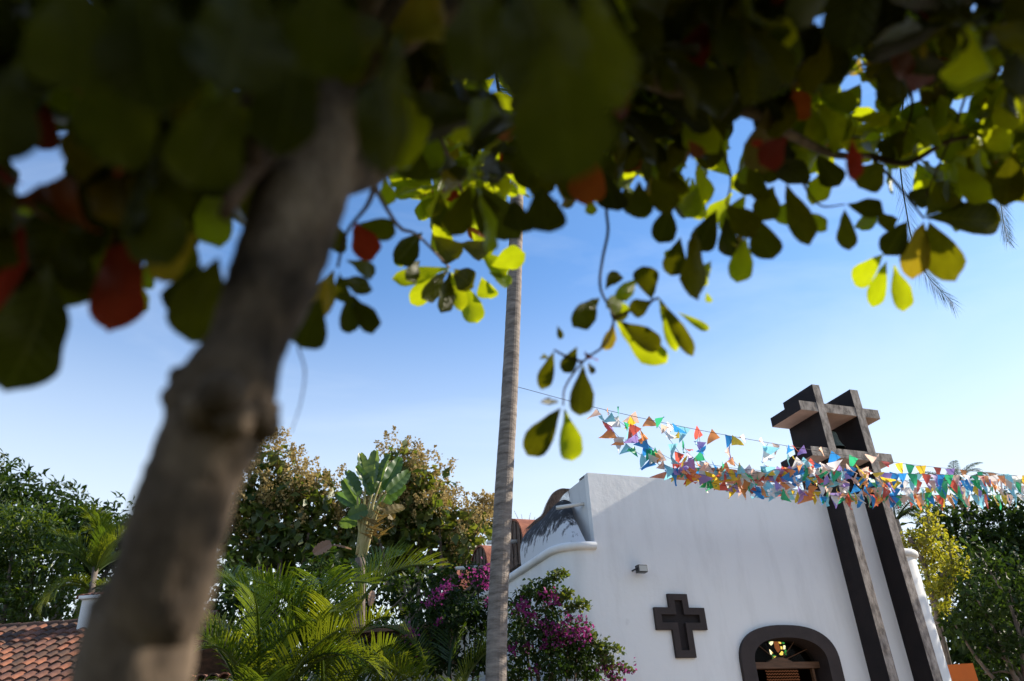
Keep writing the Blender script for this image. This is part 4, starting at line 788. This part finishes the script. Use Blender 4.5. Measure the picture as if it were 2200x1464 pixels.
# trunk: (px, py, depth, half width px)
tk = [(284, 1464, 1.00, 122), (336, 1300, 1.02, 108), (384, 1120, 1.05, 102), (425, 1000, 1.08, 100), (460, 925, 1.10, 106), (478, 870, 1.12, 112), (500, 815, 1.13, 98), (528, 745, 1.16, 82), (566, 650, 1.20, 90), (606, 550, 1.25, 94), (640, 440, 1.30, 96), (665, 350, 1.36, 96), (690, 270, 1.42, 84), (705, 190, 1.5, 62)]
P3 = [(*(atD(x, y, z)-AB), hw*z/F) for x, y, z, hw in tk]; P3 = [(P3[0][0]*.0, 0.0, 0.0, .085), (P3[0][0]*.5, P3[0][1]*.5, P3[0][2]*.5, .075)]+P3
S = spline(P3, 110); mb = MB(); rows = []; pts = [Vector(q[:3]) for q in S]; x = Vector((1, 0, 0)); sg = 32
for i, p in enumerate(pts):
    t = (pts[min(i+1, 109)]-pts[max(i-1, 0)]).normalized(); x = (x-t*x.dot(t)).normalized(); y = t.cross(x); row = []
    for k in range(sg):
        a = 2*math.pi*k/sg; d = x*math.cos(a)+y*math.sin(a); q = p+d*S[i][3]
        row.append(p+d*(S[i][3]*(1+.07*noise.noise(q*9)+.035*noise.noise(q*26))+.004*noise.noise(q*60)))
    rows.append(row)
mb.grid(rows, closed=True)
# burl: a ring of knobs where old limbs were cut
for px, py, z, r_ in ((400, 868, 1.09, 50), (412, 822, 1.11, 44), (556, 890, 1.09, 46), (552, 848, 1.11, 44), (480, 845, 1.03, 52), (505, 900, 1.04, 44), (440, 880, 1.04, 46), (566, 915, 1.1, 36)):
    c = atD(px, py, z)-AB; rr = r_*z/F
    mb.grid([[c+Vector((math.cos(2*math.pi*k/14)*math.sin(th), math.sin(2*math.pi*k/14)*math.sin(th), math.cos(th)))*rr*(1+.3*noise.noise((c+Vector((math.cos(k), math.sin(k), th)))*5)) for k in range(14)] for th in [math.pi*j/8 for j in range(9)]], closed=True)
mb.build('trunk', M['bark'], AL, smooth=True)
def branch(pl, r0, r1, name='branch', n=24, mat='twig', lump=.12):
    pts = spline([atD(x, y, z)-AB for x, y, z in pl], n); return MB().tube(pts, [r0+(r1-r0)*i/(n-1) for i in range(n)], 10, lump=lump).build(name, M[mat], AL, smooth=True)
branch([(668, 400, 1.34), (720, 372, 1.40), (790, 355, 1.55), (850, 300, 1.7), (900, 180, 1.9), (960, 20, 2.1), (1040, -60, 2.3)], .050, .028, mat='bark')
branch([(700, 200, 1.5), (720, 100, 1.6), (800, -40, 1.8), (1000, -120, 2.1), (1120, -70, 2.3), (1190, 0, 2.0), (1310, 130, 2.05), (1400, 175, 2.1), (1500, 215, 2.15), (1620, 245, 2.2), (1700, 290, 2.3), (1790, 332, 2.5), (1870, 335, 2.75)], .040, .010, n=50, mat='bark')
branch([(690, 280, 1.42), (640, 200, 1.35), (560, 120, 1.3), (430, 40, 1.3), (250, -60, 1.35)], .04, .015, mat='bark')
branch([(672, 360, 1.36), (600, 330, 1.3), (540, 370, 1.2), (500, 430, 1.15), (480, 470, 1.15)], .022, .008)
branch([(540, 90, 1.3), (535, 200, 1.25), (548, 330, 1.2), (540, 380, 1.2)], .016, .008)
branch([(1620, 245, 2.65), (1700, 170, 2.7), (1800, 110, 2.7), (1920, 130, 2.8), (2050, 140, 2.8)], 0.0072, 0.0030)
branch([(1870, 335, 2.75), (1950, 350, 2.7), (2050, 300, 2.7), (2200, 290, 2.7)], .011, .006)
branch([(1870, 335, 2.75), (1930, 400, 2.7), (1985, 470, 2.65)], 0.0060, 0.0036)
branch([(1500, 215, 2.6), (1540, 300, 2.6), (1570, 380, 2.6), (1560, 440, 2.55)], 0.0060, 0.0030)
branch([(1700, 290, 2.7), (1720, 380, 2.6), (1760, 440, 2.5), (1815, 440, 2.5)], 0.0054, 0.0024)
branch([(1310, 130, 2.5), (1330, 260, 2.5), (1300, 380, 2.5), (1303, 455, 2.55), (1306, 500, 2.55), (1294, 560, 2.55), (1290, 620, 2.55), (1318, 685, 2.55), (1300, 740, 2.6), (1255, 775, 2.6), (1215, 830, 2.6), (1210, 872, 2.6)], .0062, .003, n=50)
branch([(1318, 685, 2.55), (1370, 660, 2.55), (1415, 640, 2.55)], .006, .004)
branch([(1250, 778, 2.6), (1215, 765, 2.6), (1190, 752, 2.6)], .005, .003)
branch([(790, 356, 1.55), (805, 388, 1.8), (790, 440, 2.0), (745, 500, 2.1), (725, 575, 2.1)], .008, .004)
branch([(800, 385, 1.8), (820, 430, 2.1), (860, 490, 2.4), (900, 508, 2.6), (965, 575, 3.2)], .007, .004)
branch([(900, 180, 1.9), (930, 260, 2.3), (980, 380, 2.8), (995, 420, 3.0)], .011, .005)
branch([(2120, -60, 2.4), (2100, 100, 2.5), (2060, 250, 2.6), (1990, 420, 2.6)], 0.0060, 0.0030)
branch([(640, 745, 1.6), (655, 800, 1.65), (645, 870, 1.7), (625, 930, 1.7)], .0022, .001)
branch([(1930, 130, 2.8), (1960, 220, 2.8), (1940, 300, 2.8)], .006, .003); branch([(1720, 165, 2.7), (1740, 230, 2.7), (1790, 260, 2.7)], .006, .003)

def leaf_mesh(name, seed, mat, curl=.1, fold=.10, nrow=20, cols=(-1, -.5, 0, .5, 1)):
    g = random.Random(seed); nl = 12; rows = []; uv = []
    pr = [(0, .0), (.05, .045), (.13, .105), (.23, .195), (.35, .295), (.47, .385), (.59, .455), (.70, .492), (.79, .488), (.865, .435), (.925, .345), (.965, .235), (.99, .10), (1.015, .008)]
    pr = [(max(0, a), max(0.006, b_)) for a, b_ in spline(pr, nrow)]
    asym = g.uniform(-.12, .12); ph = g.uniform(0, 6); wv = g.uniform(.02, .07); bend = g.uniform(-.12, .12); sh = g.uniform(-.10, .04)
    for t, w in pr:
        row = []
        for s in cols:
            ww = w*(1+asym*s+.035*math.sin(t*14+ph+2*s)+sh*(t-.6)*2); xx = s*ww+bend*math.sin(math.pi*t); z = -curl*t*t+fold*abs(s)*w*1.3+wv*math.sin(t*13+ph+s*2)*abs(s)
            row.append((xx, t, z)); uv.append((s*w, t))
        rows.append(row)
    mb = MB(); mb.grid(rows); me = mesh(name, mb.v, mb.f, True, mat); ul = me.uv_layers.new(name='UVMap')
    for lp in me.loops: ul.data[lp.index].uv = uv[lp.vertex_index]
    return me
AM = {c: [leaf_mesh('almond_leaf', i, M[m], random.uniform(-.1, .38), random.uniform(.0, .42)) for i in range(9)] for c, m in (('G', 'almond_green'), ('L', 'almond_sunlit'), ('Y', 'almond_yellow'), ('R', 'almond_red'), ('O', 'almond_orange'))}
AMlow = {c: leaf_mesh('almond_leaf_low', 3, v[0].materials[0], .12, .12, 10, (-1, 0, 1)) for c, v in AM.items()}
LV = []     # every leaf: base, tip, width, normal, colour
def leaf(bx, by, tx, ty, w, c, z, tilt=.45, dz=None):
    zz = z*(1+(random.uniform(-.04, .04) if dz is None else dz)); B = atD(bx, by, z); T = atD(tx, ty, zz); nr = (CAM-B).normalized()+Vector((random.uniform(-tilt, tilt), random.uniform(-tilt, tilt), random.uniform(-tilt, tilt)))
    LV.append((B, T, w*z/F, nr, c))
hand = """1120 -60 1160 225 200 G .9;1265 -40 1300 235 180 G .95;1010 -60 1005 165 180 G 1.0;300 -60 335 225 220 G .8;520 -80 472 200 220 G .85;700 -60 690 165 190 G .85;140 -60 170 190 220 G .8;340 130 190 345 190 G .9;510 190 415 405 180 G .9;640 60 600 310 150 G .95;40 130 -20 330 160 G 1.0;150 500 118 655 150 G 1.35;60 580 8 765 130 G 1.3;200 500 165 640 120 G 1.4;250 430 215 560 130 G 1.45;400 470 360 600 110 G 1.5;455 590 425 700 90 G 1.45;350 420 330 530 110 G 1.5;330 560 300 620 50 L 1.8;1600 420 1560 500 60 L 2.6;1530 560 1500 610 40 L 2.5;1700 430 1670 480 50 L 2.6;1400 420 1365 470 50 L 2.5;1880 440 1850 500 46 L 2.7;2030 430 2080 490 60 L 2.6;1500 400 1470 470 60 L 2.7;1780 360 1750 430 50 L 2.7;2120 380 2090 430 50 L 2.7;110 555 35 838 165 G 1.25;258 470 240 708 112 R 1.35;45 480 -5 705 120 R 1.3;208 480 182 552 66 R 1.5;300 380 340 560 150 G 1.1;425 500 322 592 88 Y 1.4;470 555 402 728 135 G 1.3;440 565 358 684 80 G 1.35;300 600 308 670 36 L 1.8;690 640 645 748 92 G 1.7;702 600 682 684 58 Y 1.9;745 635 752 716 48 G 2.1;756 635 803 708 56 G 2.1;716 580 690 662 50 Y 2.1;730 585 742 660 45 G 2.1;763 478 797 552 62 R 2.2;770 480 848 500 52 G 2.2;720 478 726 532 42 G 2.2;828 383 836 436 36 L 2.6;945 415 950 492 46 G 2.6;740 500 720 545 40 G 2.2;745 560 810 590 42 G 2.3;735 600 790 620 40 G 2.3;965 575 850 602 40 L 3.2;965 580 880 652 46 L 3.2;960 580 916 642 50 G 3.2;965 585 956 668 46 G 3.1;970 585 992 662 36 L 3.2;990 600 1026 697 52 L 3.3;975 580 1012 612 55 G 3.2;1055 572 1123 546 52 L 3.3;1050 585 1101 612 32 L 3.3;1035 595 1052 645 48 L 3.3;905 500 858 562 58 G 2.8;930 505 985 560 60 G 3.0;1015 440 1075 500 70 G 2.9;985 520 1060 545 55 G 3.1;1030 540 1090 590 45 L 3.3;880 540 850 570 30 L 3.2;900 560 880 600 40 G 3.1;1185 60 1195 385 255 G .78;865 60 830 378 115 G .95;1160 395 1176 502 95 G 1.9;1105 425 1118 503 75 G 2.0;1275 325 1255 437 90 O 1.95;1300 370 1322 457 72 G 2.2;1372 390 1376 468 62 G 2.3;1400 380 1440 450 60 G 2.3;1235 400 1214 452 32 Y 2.4;1265 425 1272 462 30 L 2.5;1340 400 1360 458 40 G 2.4;1200 430 1170 480 45 G 2.2;1286 640 1240 698 54 G 2.6;1300 622 1332 583 36 G 2.55;1400 645 1383 572 58 G 2.5;1400 650 1356 668 42 G 2.5;1318 690 1301 757 36 Y 2.6;1322 688 1428 788 60 L 2.55;1330 690 1418 748 50 G 2.5;1320 685 1346 655 30 L 2.6;1415 640 1488 762 34 G 2.5;1420 645 1452 754 30 L 2.6;1455 670 1526 712 20 L 2.6;1415 640 1440 700 26 L 2.55;1190 755 1164 834 36 G 2.6;1198 700 1206 728 16 G 2.6;1240 745 1212 800 36 G 2.6;1256 755 1278 778 24 R 2.6;1252 785 1248 892 58 G 2.55;1265 780 1274 800 18 G 2.6;1205 876 1134 976 62 G 2.5;1213 880 1232 993 58 L 2.5;1200 865 1170 862 16 G 2.6;1340 640 1310 660 40 L 2.6;1180 770 1160 765 14 G 2.6;1308 640 1340 690 38 G 2.6;1370 600 1330 640 36 L 2.55;1325 690 1370 740 30 L 2.6;1495 490 1488 637 66 G 2.4;1462 510 1442 592 52 G 2.5;1470 530 1425 560 30 L 2.6;1618 460 1656 558 70 G 2.4;1602 510 1586 604 54 L 2.5;1585 495 1602 552 28 Y 2.5;1518 628 1525 652 16 L 2.6;1688 395 1737 518 56 G 2.4;1728 455 1772 492 36 L 2.5;1815 448 1821 537 44 G 2.5;1820 440 1893 452 44 G 2.5;1560 440 1620 500 60 G 2.4;1540 450 1500 540 60 G 2.4;1660 400 1640 470 60 G 2.5;1560 460 1570 560 50 G 2.5;1440 440 1420 520 60 G 2.4;1990 468 2158 470 84 G 2.55;1995 475 2045 598 76 G 2.5;1985 475 1958 592 62 Y 2.5;1900 545 1832 612 52 L 2.65;1905 560 1874 658 40 L 2.65;1920 570 1946 664 46 L 2.6;1950 475 1905 545 60 G 2.5;1985 465 2060 400 80 G 2.5;1930 470 1890 480 50 G 2.6;2180 325 2160 435 66 G 2.4;2215 350 2205 430 70 G 2.4;2080 320 2125 395 60 G 2.6;2000 400 1960 440 50 G 2.6;1600 310 1608 378 42 L 2.7;1690 295 1640 352 71 R 1.95;1640 300 1618 312 25 R 1.95;1905 95 1958 165 57 O 1.95;1940 160 1998 188 51 R 1.95;1868 40 1880 110 41 O 1.95;1525 40 1468 152 74 R 1.95;1760 200 1805 140 52 L 2.9;1850 180 1825 225 46 L 2.9;1830 300 1838 380 37 R 1.95;1990 210 1950 260 60 L 2.9;1360 195 1330 245 53 R 1.95;905 140 868 230 40 R 2.0;900 240 880 270 26 R 2.3;100 220 85 325 70 R 1.5;2030 -20 1975 20 69 R 1.95;1480 300 1505 340 34 O 1.95;380 440 384 510 26 R 1.6;2110 250 2190 330 90 L 2.7;1900 350 1850 400 70 G 2.6;1755 330 1800 400 60 G 2.6;1940 280 1900 340 60 G 2.7;1560 300 1530 360 50 L 2.9;1500 270 1520 330 46 L 3.0;1620 350 1590 420 50 G 2.7;900 370 920 330 40 R 2.5"""
for it in hand.replace('\n', '').split(';'):
    a = it.split(); leaf(*map(float, a[:5]), a[5], float(a[6]))
def rosette(px, py, z, n, c0, L_=.19, hang=.5):
    C0 = atD(px, py, z); ax = (Vector((random.uniform(-.6, .6), random.uniform(-.6, .6), -hang*random.uniform(0, 1.2)+.3))).normalized(); a0 = random.uniform(0, 6.28); xx = ax.orthogonal().normalized(); yy = ax.cross(xx)
    for i in range(n):
        a = a0+i*2.399; el = random.uniform(-.25, .55); d = (xx*math.cos(a)+yy*math.sin(a))*math.cos(el)+ax*math.sin(el); d.z -= .35; d.normalize()
        l = L_*random.uniform(.65, 1.15); B = C0+d*.03; T = B+d*l; nr = Vector((0, 0, 1))+ax*.5+Vector((random.gauss(0, .35), random.gauss(0, .35), 0))
        r_ = random.random(); c = c0 if r_ < .82 else ('L' if r_ < .93 else ('Y' if r_ < .965 else ('R' if r_ < .985 else 'O')))
        LV.append((B, T, l*random.uniform(.48, .62), nr, c))
edge = [(-100, 560), (0, 570), (150, 520), (300, 480), (450, 520), (540, 480), (640, 420), (740, 320), (820, 330), (900, 470), (1000, 520), (1080, 490), (1120, 430), (1200, 400), (1400, 380), (1500, 450), (1650, 390), (1750, 340), (1850, 350), (2000, 400), (2300, 370)]
def edgey(px):
    for (a, b_), (c, d) in zip(edge, edge[1:]):
        if a <= px <= c: return b_+(d-b_)*(px-a)/(c-a)
    return 400
rs = random.Random(5); cnt = 0
holes = [(620, 180, 45), (110, 55, 30), (170, 35, 30), (85, 330, 60), (490, 175, 22), (600, 150, 22), (2065, 230, 26), (1600, 275, 34), (1545, 400, 26), (1830, 190, 28), (1560, 335, 22), (2000, 335, 18), (905, 290, 20), (1070, 200, 16), (1380, 330, 12), (1960, 225, 24), (1880, 210, 24), (1750, 90, 12), (2100, 130, 14), (1760, 415, 30), (1850, 395, 26), (1800, 330, 10)]
def fill(n, x0, x1, y0, z0, z1, L_, col0='G', margin=60, jit=.0):
    k = 0; tries = 0
    while k < n and tries < 5000:
        tries += 1; px = rs.uniform(x0, x1); py = rs.uniform(y0, edgey(px)-margin)
        if any((px-hx)**2+(py-hy)**2 < (hr+8)**2 for hx, hy, hr in holes): continue
        rosette(px, py, rs.uniform(z0, z1), rs.randint(5, 8), col0, L_); k += 1
random.seed(21)
fill(56, -150, 640, -200, 1.15, 1.7, .20, margin=120); fill(80, -150, 760, -200, 1.8, 2.6, .20, margin=60)
fill(60, 840, 1150, 40, 3.0, 3.9, .18, 'L', margin=15); fill(44, 760, 1280, -150, 1.5, 2.4, .20, margin=110)
fill(48, 1150, 1720, -150, 2.1, 2.8, .18, margin=30); fill(50, 1250, 2280, 80, 2.5, 3.2, .17, 'L', margin=15); fill(70, 1180, 2280, 60, 2.7, 3.3, .17, 'L', margin=10); fill(40, 1400, 2320, -240, 1.7, 2.4, .20, margin=290); fill(24, 1750, 2320, 60, 2.4, 3.2, .17, 'L', margin=30)
# make sure no canopy leaf sits in front of a gap of open sky that the photograph shows
def pixel(P): q = P-CAM; z = q.dot(CF); return (1100+F*q.dot(CR)/z, 732-F*q.dot(CU)/z, z) if z > .05 else (0, -9999, z)
nh = len(hand.replace('\n', '').split(';')); keep = LV[:nh]
for lf in LV[nh:]:
    tx, ty, _ = pixel(lf[1]); cut = False
    for t_ in (.3, .65, 1):
        x_, y_, z_ = pixel(lf[0].lerp(lf[1], t_)); e_ = 26 if x_ < 800 else 4
        if any((x_-hx)**2+(y_-hy)**2 < (hr+e_)**2 for hx, hy, hr in holes): cut = True
    if cut: continue
    if ty > edgey(tx)+60: continue
    keep.append(lf)
LV = keep
def size_px(lf): x_, y_, z_ = pixel(lf[0].lerp(lf[1], .5)); return (lf[1]-lf[0]).length*lf[2]/max(z_, .1)**2 if -120 < x_ < 2320 and -120 < y_ < 1500 else 0
order = sorted(range(len(LV)), key=lambda i: -size_px(LV[i])); solo = set(order[:295])
rest = {k: [] for k in AM}
for i, lf in enumerate(LV):
    B, T, w, nr, c = lf
    if i in solo: between(AL, random.choice(AM[c]), B, T, w, nr, 'leaf', None, AB)
    else: rest[c].append(lf)
# unseen crown over and beside the camera, its leaves added to shade the underside
random.seed(4); n0 = len(LV); nb = 0
OV = []
for _ in range(420):
    p = Vector((random.uniform(-2.6, 3.4), random.uniform(-2.4, 3.2), 0)); d = math.hypot(p.x-.2, p.y-.6); p.z = 4.3-.16*d*d*.6+random.uniform(-.45, .6)
    x_, y_, z_ = pixel(p)
    if z_ > .05 and (y_ > -260 and -300 < x_ < 2500): continue
    if p.z < 2.3: continue
    OV.append(p)
for lf in LV:  # more unseen leaves, added sunward of the dark ones to shade them
    x_, y_, z_ = pixel(lf[0])
    for _ in range(12 if z_ < 1.0 else (3 if z_ < 1.3 else 1)):
        if not ((y_ < (edgey(x_)-90 if x_ < 1150 else 190) or x_ < 820 or z_ < 1.2) and random.random() < .6): continue
        q = lf[0]+SUN*random.uniform(.9, 3.6)+Vector((random.gauss(0, .12), random.gauss(0, .12), random.gauss(0, .1))); a_, b_, c_ = pixel(q)
        if c_ > .05 and -150 < a_ < 2380 and b_ > -150: continue
        OV.append(q)
for _ in range(260):                                  # unseen leaves added low behind and left of the camera, darkening the foreground
    a = random.uniform(R(105), R(300)); rd_ = random.uniform(2.0, 3.2); OV.append(Vector((math.sin(a)*rd_, math.cos(a)*rd_*.9, random.uniform(1.7, 3.8))))
LOW = [atD(x, y, 1.0) for x, y in ((290, 1464), (340, 1440), (400, 1415), (240, 1500))]
def lets_sun(q):
    for w_ in LOW:
        d = q-w_; t_ = d.dot(SUN)
        if t_ > 0 and (d-SUN*t_).length < .30: return True
    for k_ in range(1, 16):
        a_, b_, c_ = pixel(q-SUN*(.3*k_))
        if 1.9 < c_ < 4.7 and 860 < a_ < 2300 and 200 < b_ < 1000: return random.random() < .85
    return False
OV = [q for q in OV if not lets_sun(q)]
for p in OV:
    a0 = random.uniform(0, 6.28)
    for i in range(7):
        a = a0+i*2.399; d = Vector((math.cos(a), math.sin(a), random.uniform(-.5, .15))).normalized(); l = random.uniform(.15, .23); nr = Vector((random.gauss(0, .3), random.gauss(0, .3), 1))
        rest['G'].append((p+d*.02, p+d*l, l*.56, nr, 'G'))
for c, ls in rest.items():
    if not ls: continue
    tm_ = AMlow[c]; tv = np.array([v.co[:] for v in tm_.vertices]); tf = [tuple(p.vertices) for p in tm_.polygons]
    B = np.array([l[0]-AB for l in ls]); T = np.array([l[1]-AB for l in ls]); Ln = np.linalg.norm(T-B, axis=1)
    me = cloud_mesh('leaf_mass', tv, tf, B, T-B, np.array([l[3] for l in ls]), Ln, np.array([l[2] for l in ls]), rng.random(len(ls))*.98, tm_.materials[0]); me.polygons.foreach_set('use_smooth', [True]*len(me.polygons))
    ul = me.uv_layers.new(name='UVMap'); tuv = np.zeros((len(tv), 2)); 
    for lp in tm_.loops: tuv[lp.vertex_index] = tm_.uv_layers[0].data[lp.index].uv
    vi = np.zeros(len(me.loops), np.int32); me.loops.foreach_get('vertex_index', vi); ul.data.foreach_set('uv', tuv[vi % len(tv)].reshape(-1))
    link('leaf_mass', me, AL, kind='stuff')
# branches that carry the crown above the camera
tp = atD(705, 190, 1.5)-AB
for k in range(11):
    a = 2*math.pi*k/11+.3; e = Vector((math.cos(a)*2.4+.4, math.sin(a)*2.2-.2, 3.6))-Vector((AB.x, AB.y, 0))*.6
    x_, y_, z_ = pixel(e+AB)
    if z_ > 0 and y_ > -100 and -100 < x_ < 2300: continue
    m_ = tp.lerp(e, .5)+Vector((0, 0, .55)); MB().tube(spline([tp, m_, e], 14), [.03-.0018*i for i in range(14)], 8, lump=.1).build('branch', M['bark'], AL, smooth=True)
print('leaves', len(LV), 'overhead', len(OV)*7, 'tiles', done)
